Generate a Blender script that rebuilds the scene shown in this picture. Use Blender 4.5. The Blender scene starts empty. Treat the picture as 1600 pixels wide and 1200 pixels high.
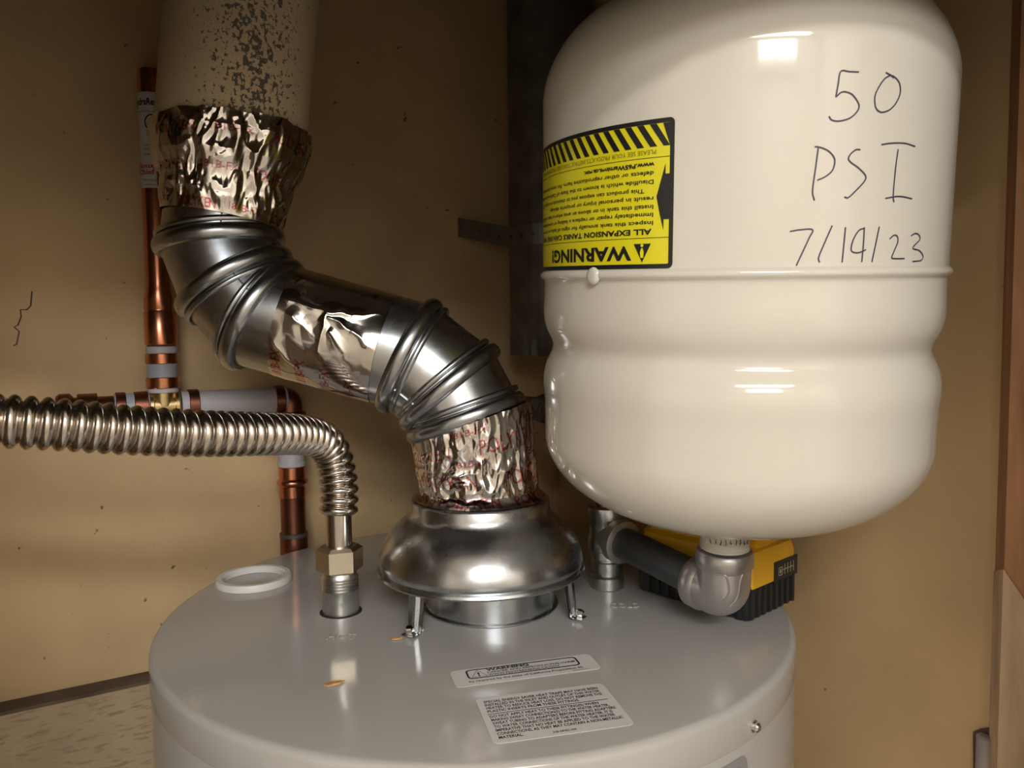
import bpy, bmesh, math, random
import numpy as np
from mathutils import Vector, Matrix, noise

random.seed(7)
SC = bpy.context.scene
COL = SC.collection
PI = math.pi
T = 1.25                                   # height of the heater's top pan above the floor
# ------------------------------------------------------------------ camera
CAM = Vector((0.0331, -0.6855, 0.2408 + T))
_p, _r = math.radians(3.75), math.radians(0.65)
_f = Vector((0, math.cos(_p), -math.sin(_p)))
_d = Vector((0, -math.sin(_p), -math.cos(_p)))
_x = Vector((1, 0, 0))
RIGHT = _x * math.cos(_r) + _d * math.sin(_r)
DOWN = -_x * math.sin(_r) + _d * math.cos(_r)
FWD = _f
cd = bpy.data.cameras.new('camera')
cd.sensor_width = 36.0
cd.lens = 27.0
cd.clip_start = 0.02
cam = bpy.data.objects.new('camera', cd)
COL.objects.link(cam)
m = Matrix.Identity(4)
for i in range(3):
    m[i][0], m[i][1], m[i][2], m[i][3] = RIGHT[i], -DOWN[i], -FWD[i], CAM[i]
cam.matrix_world = m
SC.camera = cam
# ------------------------------------------------------------------ view, world, light
SC.view_settings.view_transform = 'Standard'
SC.view_settings.look = 'None'
SC.view_settings.gamma = 1
SC.view_settings.use_curve_mapping = False
SC.view_settings.exposure = 0.0
SC.cycles.use_denoising = True
SC.cycles.max_bounces = 10
SC.cycles.sample_clamp_indirect = 4
w = bpy.data.worlds.new('world'); SC.world = w; w.use_nodes = True
w.node_tree.nodes['Background'].inputs[0].default_value = (0.9, 0.95, 1.0, 1)
w.node_tree.nodes['Background'].inputs[1].default_value = 0.02
def rel(x, y, z): return Vector((CAM.x + x, CAM.y + y, CAM.z + z))
LAMP_POS = rel(0.30, -1.42, 0.985)         # flat ceiling lamp of the room in front of the closet
LAMP_W, LAMP_D, LAMP_POWER = 1.05, 0.28, 36.0
WIN_POS = rel(0.27, -1.76, 0.74)          # high window of that room: cool daylight
WIN_W, WIN_H, WIN_POWER = 0.72, 0.28, 10.0
def panel_light(name, pos, w_, h_, power, col, d):
    L = bpy.data.lights.new(name, 'AREA')
    L.shape = 'RECTANGLE'; L.size = w_; L.size_y = h_; L.energy = power; L.color = col
    o = bpy.data.objects.new(name, L); COL.objects.link(o)
    o.location = pos; o.rotation_euler = Vector(d).to_track_quat('-Z', 'Y').to_euler()
panel_light('ceiling_lamp_light', LAMP_POS, LAMP_W, LAMP_D, LAMP_POWER, (1.0, 0.975, 0.94), (0, 0, -1))
panel_light('window_daylight', WIN_POS, WIN_W, WIN_H, WIN_POWER, (0.85, 0.93, 1.0), (0, 1, 0))
HEADER = dict(y=0.37, z=0.182, k=0.09)     # lintel above the closet opening (relative to the camera)

def at(px, py, depth):
    return CAM + (RIGHT * ((px - 800) / 1200) + DOWN * ((py - 600) / 1200) + FWD) * depth
def ray(px, py):
    return (RIGHT * ((px - 800) / 1200) + DOWN * ((py - 600) / 1200) + FWD)
def on_z(px, py, z):
    r = ray(px, py); t = (z - CAM.z) / r.z
    return CAM + r * t
def on_plane(px, py, p0, n):
    r = ray(px, py); t = (p0 - CAM).dot(n) / r.dot(n)
    return CAM + r * t
def z_at(px, py, xy):
    """height where the picture row py meets the vertical line standing at xy"""
    r = ray(px, py)
    t = (xy[1] - CAM.y) / r.y
    return CAM.z + r.z * t

# ------------------------------------------------------------------ mesh helpers
ORG = {}
def obj(name, geo, mat, parent=None, origin=None, smooth=40):
    verts, faces = geo[0], geo[1]
    if parent is not None: org = ORG[parent.name]
    elif origin is not None: org = Vector(origin)
    else:
        a = np.array([tuple(v) for v in verts]); c = (a.min(0) + a.max(0)) / 2
        org = Vector((c[0], c[1], a[:, 2].min()))
    me = bpy.data.meshes.new(name)
    me.from_pydata([tuple(Vector(v) - org) for v in verts], [], faces)
    mats = mat if isinstance(mat, (list, tuple)) else [mat]
    for mm in mats: me.materials.append(mm)
    if len(geo) > 2 and geo[2] is not None:
        me.polygons.foreach_set('material_index', geo[2])
    if smooth:
        me.polygons.foreach_set('use_smooth', [True] * len(me.polygons))
        if smooth < 180: me.set_sharp_from_angle(angle=math.radians(smooth))
    me.update()
    o = bpy.data.objects.new(name, me); COL.objects.link(o)
    if parent is not None: o.parent = parent
    else: o.location = org
    ORG[o.name] = org
    return o
def tag(o, label=None, cat=None, group=None, kind=None):
    if label: o['label'] = label
    if cat: o['category'] = cat
    if group: o['group'] = group
    if kind: o['kind'] = kind
    return o
def thing(name, loc, label, cat, group=None):
    o = bpy.data.objects.new(name, None); COL.objects.link(o)
    o.empty_display_size = 0.02
    o.location = loc; ORG[o.name] = Vector(loc)
    return tag(o, label, cat, group)
def join(*gs):
    V, F, M = [], [], []
    for g in gs:
        n = len(V); V += [Vector(v) for v in g[0]]; F += [tuple(i + n for i in f) for f in g[1]]
        M += list(g[2]) if len(g) > 2 and g[2] is not None else [0] * len(g[1])
    return V, F, M
def with_mat(g, k): return g[0], g[1], [k] * len(g[1])
def frame(d, hint=None):
    d = Vector(d).normalized()
    h = Vector(hint) if hint is not None else (Vector((0, 0, 1)) if abs(d.z) < 0.9 else Vector((1, 0, 0)))
    u = (h - d * h.dot(d)).normalized()
    return u, d.cross(u), d
def lathe(base, axis, prof, seg=48, hint=None, capb=True, capt=True):
    u, v, d = frame(axis, hint); base = Vector(base)
    V, F = [], []
    for r, h in prof:
        for i in range(seg):
            a = 2 * PI * i / seg
            V.append(base + d * h + (u * math.cos(a) + v * math.sin(a)) * r)
    for k in range(len(prof) - 1):
        for i in range(seg):
            j = (i + 1) % seg
            F.append((k * seg + i, k * seg + j, (k + 1) * seg + j, (k + 1) * seg + i))
    if capb: F.append(tuple(reversed(range(seg))))
    if capt: F.append(tuple(range((len(prof) - 1) * seg, len(prof) * seg)))
    return V, F
def tube(pts, rad, seg=24, caps=True, closed=False, squash=None):
    pts = [Vector(p) for p in pts]; n = len(pts)
    rads = rad if isinstance(rad, (list, tuple)) else [rad] * n
    tang = []
    for i in range(n):
        a = pts[i - 1] if (i > 0 or closed) else pts[i]
        b = pts[(i + 1) % n] if (i < n - 1 or closed) else pts[i]
        tang.append((b - a).normalized())
    u, v, _ = frame(tang[0])
    V, F = [], []
    for i in range(n):
        if i:
            u = (u - tang[i] * u.dot(tang[i])).normalized()
        v = tang[i].cross(u)
        for k in range(seg):
            a = 2 * PI * k / seg
            V.append(pts[i] + (u * math.cos(a) + v * math.sin(a)) * rads[i])
    for i in range(n if closed else n - 1):
        i2 = (i + 1) % n
        for k in range(seg):
            j = (k + 1) % seg
            F.append((i * seg + k, i * seg + j, i2 * seg + j, i2 * seg + k))
    if caps and not closed:
        F.append(tuple(reversed(range(seg)))); F.append(tuple(range((n - 1) * seg, n * seg)))
    return V, F
def spline(pts, per=12):
    """Catmull-Rom through pts"""
    P = [Vector(p) for p in pts]; P = [P[0] * 2 - P[1]] + P + [P[-1] * 2 - P[-2]]
    out = []
    for i in range(1, len(P) - 2):
        for k in range(per):
            t = k / per
            a, b, c, d = P[i - 1], P[i], P[i + 1], P[i + 2]
            out.append(0.5 * ((2 * b) + (c - a) * t + (2 * a - 5 * b + 4 * c - d) * t * t + (3 * b - 3 * c + d - a) * t ** 3))
    out.append(P[-2]); return out
def resample(pts, step):
    out = [pts[0].copy()]; acc = 0.0; S = [0.0]; tot = 0.0
    for a, b in zip(pts, pts[1:]):
        L = (b - a).length
        while acc + L >= step:
            t = (step - acc) / L
            a = a.lerp(b, t); L = (b - a).length; acc = 0.0
            tot += step; out.append(a.copy()); S.append(tot)
        acc += L
    return out, S
def box(c, ax, ay, az, bevel=0.0):
    """box about centre c; ax, ay, az are half-extent vectors"""
    bm = bmesh.new()
    bmesh.ops.create_cube(bm, size=2)
    lx, ly, lz = ax.length, ay.length, az.length
    for v in bm.verts: v.co = Vector((v.co.x * lx, v.co.y * ly, v.co.z * lz))
    if bevel > 0:
        bmesh.ops.bevel(bm, geom=list(bm.edges), offset=bevel, segments=2, profile=0.6, affect='EDGES')
    X, Y, Z = ax.normalized(), ay.normalized(), az.normalized()
    V = [c + X * v.co.x + Y * v.co.y + Z * v.co.z for v in bm.verts]
    bm.verts.index_update()
    F = [tuple(v.index for v in f.verts) for f in bm.faces]
    bm.free()
    return V, F
def prism(poly, a, b):
    """poly: list of points, extruded by the vectors a (start offset) and b (end offset)"""
    n = len(poly)
    V = [p + a for p in poly] + [p + b for p in poly]
    F = [tuple(reversed(range(n))), tuple(range(n, 2 * n))]
    for i in range(n):
        j = (i + 1) % n
        F.append((i, j, n + j, n + i))
    return V, F
# flat print: polygons in a u,v plane, cut fine, then mapped onto a surface
def cut_poly(polys, step=None):
    bm = bmesh.new()
    for p in polys:
        try: bm.faces.new([bm.verts.new((x, y, 0)) for x, y in p])
        except ValueError: pass
    bmesh.ops.triangulate(bm, faces=list(bm.faces))
    if step:
        for ax in (0, 1):
            lo = min(v.co[ax] for v in bm.verts); hi = max(v.co[ax] for v in bm.verts)
            k = math.floor(lo / step) + 1
            while k * step < hi:
                co = Vector((0, 0, 0)); no = Vector((0, 0, 0)); co[ax] = k * step; no[ax] = 1
                bmesh.ops.bisect_plane(bm, geom=list(bm.verts) + list(bm.edges) + list(bm.faces), plane_co=co, plane_no=no)
                k += 1
    bm.verts.index_update()
    g = [(v.co.x, v.co.y) for v in bm.verts], [tuple(v.index for v in f.verts) for f in bm.faces]
    bm.free(); return g
_txt = {}
def glyphs(s, bold=0.0):
    key = (s, bold)
    if key in _txt: return _txt[key]
    cu = bpy.data.curves.new('t', 'FONT'); cu.body = s; cu.fill_mode = 'FRONT'; cu.resolution_u = 2; cu.offset = bold
    o = bpy.data.objects.new('t', cu)
    me = bpy.data.meshes.new_from_object(o)
    V = [(v.co.x, v.co.y) for v in me.vertices]; F = [tuple(p.vertices) for p in me.polygons]
    bpy.data.meshes.remove(me); bpy.data.objects.remove(o); bpy.data.curves.remove(cu)
    _txt[key] = (V, F); return V, F
def text2d(s, x, y, h, width=None, bold=0.0, align='L'):
    V, F = glyphs(s, bold)
    xs = [v[0] for v in V]; x0, x1 = min(xs), max(xs)
    sy = h / 0.70
    sx = sy if width is None else width / (x1 - x0)
    W = (x1 - x0) * sx
    off = {'L': 0, 'C': -W / 2, 'R': -W}[align]
    return [(x + off + (vx - x0) * sx, y + vy * sy) for vx, vy in V], F
def rrect(x0, y0, x1, y1, r, n=6):
    P = []
    for cx, cy, a0 in ((x1 - r, y1 - r, 0), (x0 + r, y1 - r, PI / 2), (x0 + r, y0 + r, PI), (x1 - r, y0 + r, 1.5 * PI)):
        for k in range(n + 1):
            a = a0 + PI / 2 * k / n
            P.append((cx + r * math.cos(a), cy + r * math.sin(a)))
    return P
def ring2d(outer, inner):
    n = len(outer)
    return [[outer[i], outer[(i + 1) % n], inner[(i + 1) % n], inner[i]] for i in range(n)]
def mapped(g2, fn): return [fn(x, y) for x, y in g2[0]], g2[1]

# ------------------------------------------------------------------ materials
def mat(name, col, rough=0.5, metal=0.0, var=0.0, vscale=8.0, bump=0.0, bscale=60.0, coat=0.0, stretch=None, spec=0.5, rvar=0.0):
    m_ = bpy.data.materials.new(name); m_.use_nodes = True
    nt = m_.node_tree; b = nt.nodes['Principled BSDF']
    b.inputs['Base Color'].default_value = (*col, 1); b.inputs['Roughness'].default_value = rough
    b.inputs['Metallic'].default_value = metal; b.inputs['Specular IOR Level'].default_value = spec
    if coat: b.inputs['Coat Weight'].default_value = coat; b.inputs['Coat Roughness'].default_value = 0.06
    if var or bump or rvar:
        tc = nt.nodes.new('ShaderNodeTexCoord'); mp = nt.nodes.new('ShaderNodeMapping')
        nt.links.new(tc.outputs['Object'], mp.inputs[0])
        if stretch: mp.inputs['Scale'].default_value = stretch
    if var or rvar:
        n = nt.nodes.new('ShaderNodeTexNoise'); n.inputs['Scale'].default_value = vscale; n.inputs['Detail'].default_value = 6
        nt.links.new(mp.outputs[0], n.inputs['Vector'])
        if var:
            rp = nt.nodes.new('ShaderNodeValToRGB')
            rp.color_ramp.elements[0].position = 0.3; rp.color_ramp.elements[1].position = 0.7
            rp.color_ramp.elements[0].color = (*[max(0, c * (1 - var)) for c in col], 1)
            rp.color_ramp.elements[1].color = (*[min(1, c * (1 + var)) for c in col], 1)
            nt.links.new(n.outputs['Fac'], rp.inputs[0]); nt.links.new(rp.outputs[0], b.inputs['Base Color'])
        if rvar:
            mr = nt.nodes.new('ShaderNodeMapRange'); mr.inputs[1].default_value = 0.3; mr.inputs[2].default_value = 0.7
            mr.inputs[3].default_value = max(0.02, rough - rvar); mr.inputs[4].default_value = rough + rvar
            nt.links.new(n.outputs['Fac'], mr.inputs[0]); nt.links.new(mr.outputs[0], b.inputs['Roughness'])
    if bump:
        n2 = nt.nodes.new('ShaderNodeTexNoise'); n2.inputs['Scale'].default_value = bscale; n2.inputs['Detail'].default_value = 4
        nt.links.new(mp.outputs[0], n2.inputs['Vector'])
        bp = nt.nodes.new('ShaderNodeBump'); bp.inputs['Strength'].default_value = bump; bp.inputs['Distance'].default_value = 0.002
        nt.links.new(n2.outputs['Fac'], bp.inputs['Height']); nt.links.new(bp.outputs[0], b.inputs['Normal'])
    return m_
def speckled(name, base, dark, scale, thresh, soft=0.03, zstretch=1.0, streak=None, rough=0.8, bump=0.1, var=0.12, vscale=3.0):
    """a dull surface with small dark flecks; streak = (axis point, width) packs the flecks along one vertical line"""
    m_ = mat(name, base, rough, 0, var, vscale, bump, 90)
    nt = m_.node_tree; b = nt.nodes['Principled BSDF']
    src = b.inputs['Base Color'].links[0].from_socket
    tc = nt.nodes.new('ShaderNodeTexCoord'); mp = nt.nodes.new('ShaderNodeMapping'); mp.inputs['Scale'].default_value = (1, 1, zstretch)
    nt.links.new(tc.outputs['Object'], mp.inputs[0])
    n = nt.nodes.new('ShaderNodeTexNoise'); n.inputs['Scale'].default_value = scale; n.inputs['Detail'].default_value = 3; n.inputs['Roughness'].default_value = 0.6
    nt.links.new(mp.outputs[0], n.inputs['Vector'])
    fac = n.outputs['Fac']
    if streak:
        d = nt.nodes.new('ShaderNodeVectorMath'); d.operation = 'DISTANCE'
        flat = nt.nodes.new('ShaderNodeMapping'); flat.inputs['Scale'].default_value = (1, 1, 0)
        nt.links.new(tc.outputs['Object'], flat.inputs[0]); nt.links.new(flat.outputs[0], d.inputs[0]); d.inputs[1].default_value = (streak[0][0], streak[0][1], 0)
        mr = nt.nodes.new('ShaderNodeMapRange'); mr.inputs[1].default_value = 0; mr.inputs[2].default_value = streak[1]
        mr.inputs[3].default_value = 0.17; mr.inputs[4].default_value = -0.05
        nt.links.new(d.outputs['Value'], mr.inputs[0])
        ad = nt.nodes.new('ShaderNodeMath'); ad.operation = 'ADD'
        nt.links.new(fac, ad.inputs[0]); nt.links.new(mr.outputs[0], ad.inputs[1]); fac = ad.outputs[0]
    mr2 = nt.nodes.new('ShaderNodeMapRange'); mr2.inputs[1].default_value = thresh - soft; mr2.inputs[2].default_value = thresh + soft
    nt.links.new(fac, mr2.inputs[0])
    mx = nt.nodes.new('ShaderNodeMix'); mx.data_type = 'RGBA'
    nt.links.new(mr2.outputs[0], mx.inputs['Factor']); nt.links.new(src, mx.inputs['A']); mx.inputs['B'].default_value = (*dark, 1)
    nt.links.new(mx.outputs['Result'], b.inputs['Base Color'])
    return m_
def printed(m_, ink):
    """mix an ink colour in where the mesh attribute 'print' is set"""
    nt = m_.node_tree; b = nt.nodes['Principled BSDF']
    a = nt.nodes.new('ShaderNodeAttribute'); a.attribute_name = 'print'
    mx = nt.nodes.new('ShaderNodeMix'); mx.data_type = 'RGBA'
    nt.links.new(a.outputs['Fac'], mx.inputs['Factor'])
    mx.inputs['A'].default_value = b.inputs['Base Color'].default_value; mx.inputs['B'].default_value = (*ink, 1)
    nt.links.new(mx.outputs['Result'], b.inputs['Base Color'])
    return m_

M = {}
M['wall'] = speckled('tan_wall_paint', (0.68, 0.48, 0.255), (0.17, 0.10, 0.05), 62, 0.728, 0.02, rough=0.55, bump=0.22, var=0.13, vscale=7)
M['room_wall'] = mat('room_paint', (0.74, 0.68, 0.60), 0.8)
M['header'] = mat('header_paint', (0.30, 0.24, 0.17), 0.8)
M['floor'] = mat('concrete', (0.45, 0.42, 0.38), 0.8, 0, 0.15, 5, 0.2, 30)
M['timber'] = speckled('weathered_timber', (0.50, 0.375, 0.235), (0.33, 0.24, 0.15), 55, 0.60, 0.07, zstretch=5, rough=0.85, bump=0.6, var=0.14, vscale=10)
M['timber_dark'] = mat('dark_ledge', (0.13, 0.09, 0.065), 0.9, 0, 0.3, 30)
M['split'] = mat('split_pine', (0.72, 0.52, 0.34), 0.8, 0, 0.22, 18, 0.6, 50, stretch=(3, 3, 0.8))
M['jamb'] = mat('stud_edge', (0.56, 0.29, 0.15), 0.75, 0, 0.25, 16, 0.6, 40, stretch=(4, 4, 0.6))
M['heater'] = speckled('light_grey_enamel', (0.45, 0.435, 0.415), (0.19, 0.17, 0.14), 95, 0.775, 0.012, rough=0.13, bump=0.01, var=0.03, vscale=6)
M['heater_text'] = M['heater']
M['hole'] = mat('dark_hole', (0.015, 0.013, 0.012), 0.8)
M['cream'] = mat('cream_enamel', (0.69, 0.65, 0.565), 0.08, 0, 0.0, 8, 0.02, 9, spec=0.6)
M['galv'] = mat('galvanised_sheet', (0.50, 0.52, 0.54), 0.26, 1, 0.10, 45, 0.02, 200, rvar=0.04)
M['galv_bead'] = mat('galvanised_bead', (0.44, 0.46, 0.48), 0.25, 1, 0.12, 40)
M['seam'] = mat('sheet_seam', (0.10, 0.10, 0.10), 0.5, 1)
M['foil'] = printed(mat('foil', (0.74, 0.71, 0.68), 0.13, 1, bump=0.03, bscale=90), (0.50, 0.14, 0.18))
M['flue'] = speckled('old_transite', (0.66, 0.52, 0.33), (0.15, 0.13, 0.10), 290, 0.65, 0.02, 0.8, streak=((0.040, -0.052), 0.060), rough=0.85, bump=0.2, vscale=10)
M['steel'] = mat('stainless', (0.60, 0.55, 0.50), 0.17, 1)
M['zinc'] = mat('zinc_plated', (0.55, 0.55, 0.52), 0.36, 1, 0.2, 60, 0.2, 150)
M['cast'] = mat('cast_galvanised', (0.54, 0.52, 0.51), 0.38, 0.85, 0.12, 25, 0.12, 160)
M['blackpipe'] = mat('dark_grey_pipe', (0.11, 0.115, 0.12), 0.45, 0.7, 0.1, 30, 0.05, 100)
M['nut'] = mat('nickel_nut', (0.58, 0.50, 0.38), 0.3, 1)
M['brass'] = mat('brass', (0.62, 0.48, 0.24), 0.28, 1)
M['copper'] = mat('copper', (0.66, 0.27, 0.15), 0.24, 1, 0.12, 20)
M['copper_dark'] = mat('tarnished_copper', (0.26, 0.105, 0.065), 0.38, 1, 0.25, 20)
M['pex'] = mat('pex', (0.55, 0.52, 0.54), 0.35, 0, 0.04, 20)
M['pex_grey'] = mat('pex_sleeve', (0.40, 0.42, 0.47), 0.35)
M['white_plastic'] = mat('white_plastic', (0.74, 0.72, 0.67), 0.4)
M['paper'] = mat('paper_label', (0.66, 0.645, 0.62), 0.35)
M['ink'] = mat('black_ink', (0.012, 0.012, 0.014), 0.4)
M['red_ink'] = mat('red_ink', (0.45, 0.04, 0.05), 0.4)
M['marker'] = mat('marker_ink', (0.05, 0.045, 0.08), 0.45)
M['yellow_label'] = mat('yellow_label', (0.80, 0.72, 0.02), 0.25)
M['olive_ink'] = mat('olive_ink', (0.25, 0.22, 0.02), 0.3)
M['yellow'] = mat('yellow_plastic', (0.82, 0.44, 0.02), 0.42, 0, 0.05, 30)
M['black'] = mat('black_plastic', (0.018, 0.018, 0.018), 0.45, 0, 0, 8, 0.1, 200)
M['icon'] = mat('gauge_print', (0.45, 0.42, 0.32), 0.4)
M['oldpipe'] = mat('weathered_galvanised', (0.16, 0.145, 0.12), 0.55, 0.6, 0.35, 25, 0.1, 60)
M['strap'] = mat('strap_steel', (0.22, 0.22, 0.22), 0.45, 0.9, 0.2, 40)
M['chrome'] = mat('chrome_screw', (0.75, 0.75, 0.75), 0.1, 1)
M['plate_grey'] = mat('plate_grey', (0.26, 0.25, 0.25), 0.4)
M['plate_silver'] = mat('plate_silver', (0.80, 0.80, 0.80), 0.2, 0.6)
M['woodchip'] = mat('wood_chip', (0.55, 0.32, 0.13), 0.8, 0, 0.3, 200)
M['conduit'] = mat('painted_conduit', (0.42, 0.37, 0.35), 0.5, 0, 0.15, 30)
M['lamp_glow'] = bpy.data.materials.new('lamp_diffuser'); M['lamp_glow'].use_nodes = True
_b = M['lamp_glow'].node_tree.nodes['Principled BSDF']; _b.inputs['Emission Color'].default_value = (1, 0.93, 0.83, 1); _b.inputs['Emission Strength'].default_value = 8

# ================================================================== SETTING
WU = Vector((0.864, 0.503, 0)).normalized()              # along the left wall, away from the camera
WN = Vector((WU.y, -WU.x, 0))                            # out of the left wall, towards the heater
W0 = rel(-0.246, 0.915, 0); W0.z = 0
CORN = rel(0.063, 1.095, 0); CORN.z = 0
# put the corner exactly on the left wall's line
CORN = W0 + WU * (CORN - W0).dot(WU)
RU = -Vector((-WN.x, -WN.y, 0))                          # along the right wall, towards the camera
RN = -WU                                                 # out of the right wall
H = 2.5
def wallslab(a, b, n, z0, z1, th=0.03):
    poly = [a, b, b - n * th, a - n * th]
    return prism(poly, Vector((0, 0, z0)), Vector((0, 0, z1)))
def struct(name, geo, m_, label=None, parent=None, smooth=0):
    o = obj(name, geo, m_, parent, smooth=smooth)
    if parent is None: o['kind'] = 'structure'
    if label: o['label'] = label
    return o
LEFT_END = W0 - WU * 1.10
RIGHT_END = rel(0.372, 0.565, 0); RIGHT_END = CORN + RU * ((Vector((RIGHT_END.x, RIGHT_END.y, 0)) - CORN).dot(RU))
wl = struct('wall_left', wallslab(LEFT_END, CORN + WU * 0.03, WN, 0, H), M['wall'], 'tan painted closet wall behind the copper pipes')
wr = struct('wall_right', wallslab(CORN, RIGHT_END, RN, 0, H), M['wall'], 'tan painted closet wall behind the expansion tank')
fl = struct('floor', box(rel(0, -0.25, 0) * 1 - Vector((0, 0, CAM.z + 0.02)), Vector((1.35, 0, 0)), Vector((0, 1.6, 0)), Vector((0, 0, 0.02))), M['floor'])
ce = struct('ceiling', box(rel(0, -0.25, 0) + Vector((0, 0, H + 0.02 - CAM.z)), Vector((1.35, 0, 0)), Vector((0, 1.6, 0)), Vector((0, 0, 0.02))), M['room_wall'])
def roomwall(name, x0, y0, x1, y1, z0=0, z1=H, th=0.03):
    a, b = rel(x0, y0, 0), rel(x1, y1, 0); a.z = b.z = 0
    d = (b - a).normalized(); n = Vector((-d.y, d.x, 0))
    return struct(name, wallslab(a, b, n, z0, z1, th), M['room_wall'])
roomwall('wall_back', -1.25, -1.8, 1.25, -1.8)
roomwall('wall_west', -1.22, 0.45, -1.22, -1.8)
roomwall('wall_east', 1.22, -1.8, 1.22, 0.45)
JB = rel(0.3543, 0.545, 0); JB.z = 0
JA = rel(0.3666, 0.575, 0); JA.z = 0
jn = (JB - JA).normalized(); jf = Vector((-jn.y, jn.x, 0)); jf = jf if jf.x > 0 else -jf
roomwall('wall_front', JB.x - CAM.x + 0.08, JB.y - CAM.y - 0.02, 1.22, 0.40)
# unseen walls beside the opening, added to shade the closet's side walls
roomwall('wall_shade_left', -1.20, 0.25, -0.315, 0.25)
roomwall('wall_shade_right', 0.305, 0.345, 1.20, 0.345)
# lintel above the opening
hy, hz, hk = HEADER['y'], HEADER['z'], HEADER['k']
a, b = rel(-1.22, hy, 0), rel(1.22, hy, 0)
za, zb = CAM.z + hz - 1.22 * hk, CAM.z + hz + 1.22 * hk
lint = []
for p, z in ((a, za), (b, zb)):
    for dy in (-0.022, 0):
        lint += [Vector((p.x, p.y + dy, z)), Vector((p.x, p.y + dy, H))]
struct('wall_header', (lint, [(0, 1, 3, 2), (4, 6, 7, 5), (0, 4, 5, 1), (2, 3, 7, 6), (0, 2, 6, 4), (1, 5, 7, 3)]), M['header'])
# rough stud at the right end of the closet
stud = []
sj = 14
for k in range(sj + 1):
    z = H * k / sj
    for q, (p) in enumerate((JA, JB, JB + jf * 0.09, JA + jf * 0.09)):
        stud.append(p + Vector((0, 0, z)))
SF = []
for k in range(sj):
    for q in range(4):
        SF.append((k * 4 + q, k * 4 + (q + 1) % 4, (k + 1) * 4 + (q + 1) % 4, (k + 1) * 4 + q))
SF += [(3, 2, 1, 0), (sj * 4, sj * 4 + 1, sj * 4 + 2, sj * 4 + 3)]
st = struct('trim_1', (stud, SF), M['jamb'], 'rough reddish wooden stud at the right end of the closet wall')
zs0 = z_at(1572, 935, (JB.x, JB.y))
pale = []
for k in range(10):
    z = zs0 * k / 9.0
    jag = 0.0
    for p in (JA - jn * 0.002, JB + jn * 0.0012, JB + jn * 0.0012 + jf * 0.022, JA + jf * 0.022): pale.append(p - jf * 0.0008 + Vector((0, 0, z)))
for q_, dz in ((36, 0.010), (37, 0.022), (38, -0.012), (39, -0.004)): pale[q_].z += dz
PF = [(k * 4 + q, k * 4 + (q + 1) % 4, k * 4 + 4 + (q + 1) % 4, k * 4 + 4 + q) for k in range(9) for q in range(4)] + [(36, 37, 38, 39)]
sp_ = struct('split_face', (pale, PF), M['split'], 'paler split lower face', st)
# weathered timber along the foot of the left wall
def wallpt(px, py, off=0.0):
    p0 = W0 + WN * off
    return on_plane(px, py, p0, WN)
l0 = wallpt(0, 1094); l1 = wallpt(235, 1046)
ledge = (l0.z + l1.z) / 2
tA = W0 - WU * 1.05; tB = CORN - WU * 0.12
tim = prism([tA + WN * 0.001, tB + WN * 0.001, tB + WN * 0.030, tA + WN * 0.030], Vector((0, 0, ledge - 0.14)), Vector((0, 0, ledge - 0.004)))
ti = struct('trim_2', tim, M['timber'], 'cracked weathered timber rail along the foot of the left wall')
# thin dark strip covering the top of the rail
struct('ledge_top', prism([tA + WN * 0.002, tB + WN * 0.002, tB + WN * 0.0285, tA + WN * 0.0285], Vector((0, 0, ledge - 0.0042)), Vector((0, 0, ledge - 0.001))), M['timber_dark'], None, ti)
# crack in the left wall
def ribbon(pts, n, wd, fn=None):
    V, F = [], []
    for i, p in enumerate(pts):
        t = (pts[min(i + 1, len(pts) - 1)] - pts[max(i - 1, 0)]).normalized()
        nn = n[i] if isinstance(n, list) else n
        s = t.cross(nn).normalized() * wd / 2
        V += [p - s, p + s]
    for i in range(len(pts) - 1): F.append((2 * i, 2 * i + 1, 2 * i + 3, 2 * i + 2))
    return V, F
ck = [wallpt(*q, 0.0006) for q in ((50, 455), (48, 478), (42, 484), (32, 484), (33, 495), (28, 508), (22, 511), (30, 518), (26, 538), (21, 540))]
struct('crack', ribbon(ck, WN, 0.0013), M['timber_dark'], None, wl)
ck2 = [wallpt(*q, 0.0006) for q in ((920, 0), (921, 1))]
# frame of the room's high window (behind the photographer)
wx, wz = Vector((1, 0, 0)), Vector((0, 0, 1)); wy = Vector((0, 1, 0)); wc = WIN_POS - wy * 0.005
wf = [box(wc + wx * sx * (WIN_W / 2 + 0.03), wx * 0.03, wy * 0.02, wz * (WIN_H / 2 + 0.06)) for sx in (-1, 1)] + [box(wc + wz * sz * (WIN_H / 2 + 0.03), wx * WIN_W / 2, wy * 0.02, wz * 0.03) for sz in (-1, 1)]
win = struct('window_1', join(*wf), M['room_wall'])
lp = thing('ceiling_lamp', LAMP_POS, 'flat white ceiling lamp of the room outside the closet', 'lamp')
obj('lamp_housing', box(Vector((LAMP_POS.x, LAMP_POS.y, (LAMP_POS.z + H) / 2 + 0.001)), wx * (LAMP_W / 2 + 0.02), wy * (LAMP_D / 2 + 0.02), wz * ((H - LAMP_POS.z) / 2 - 0.002)), M['white_plastic'], lp)

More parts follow.
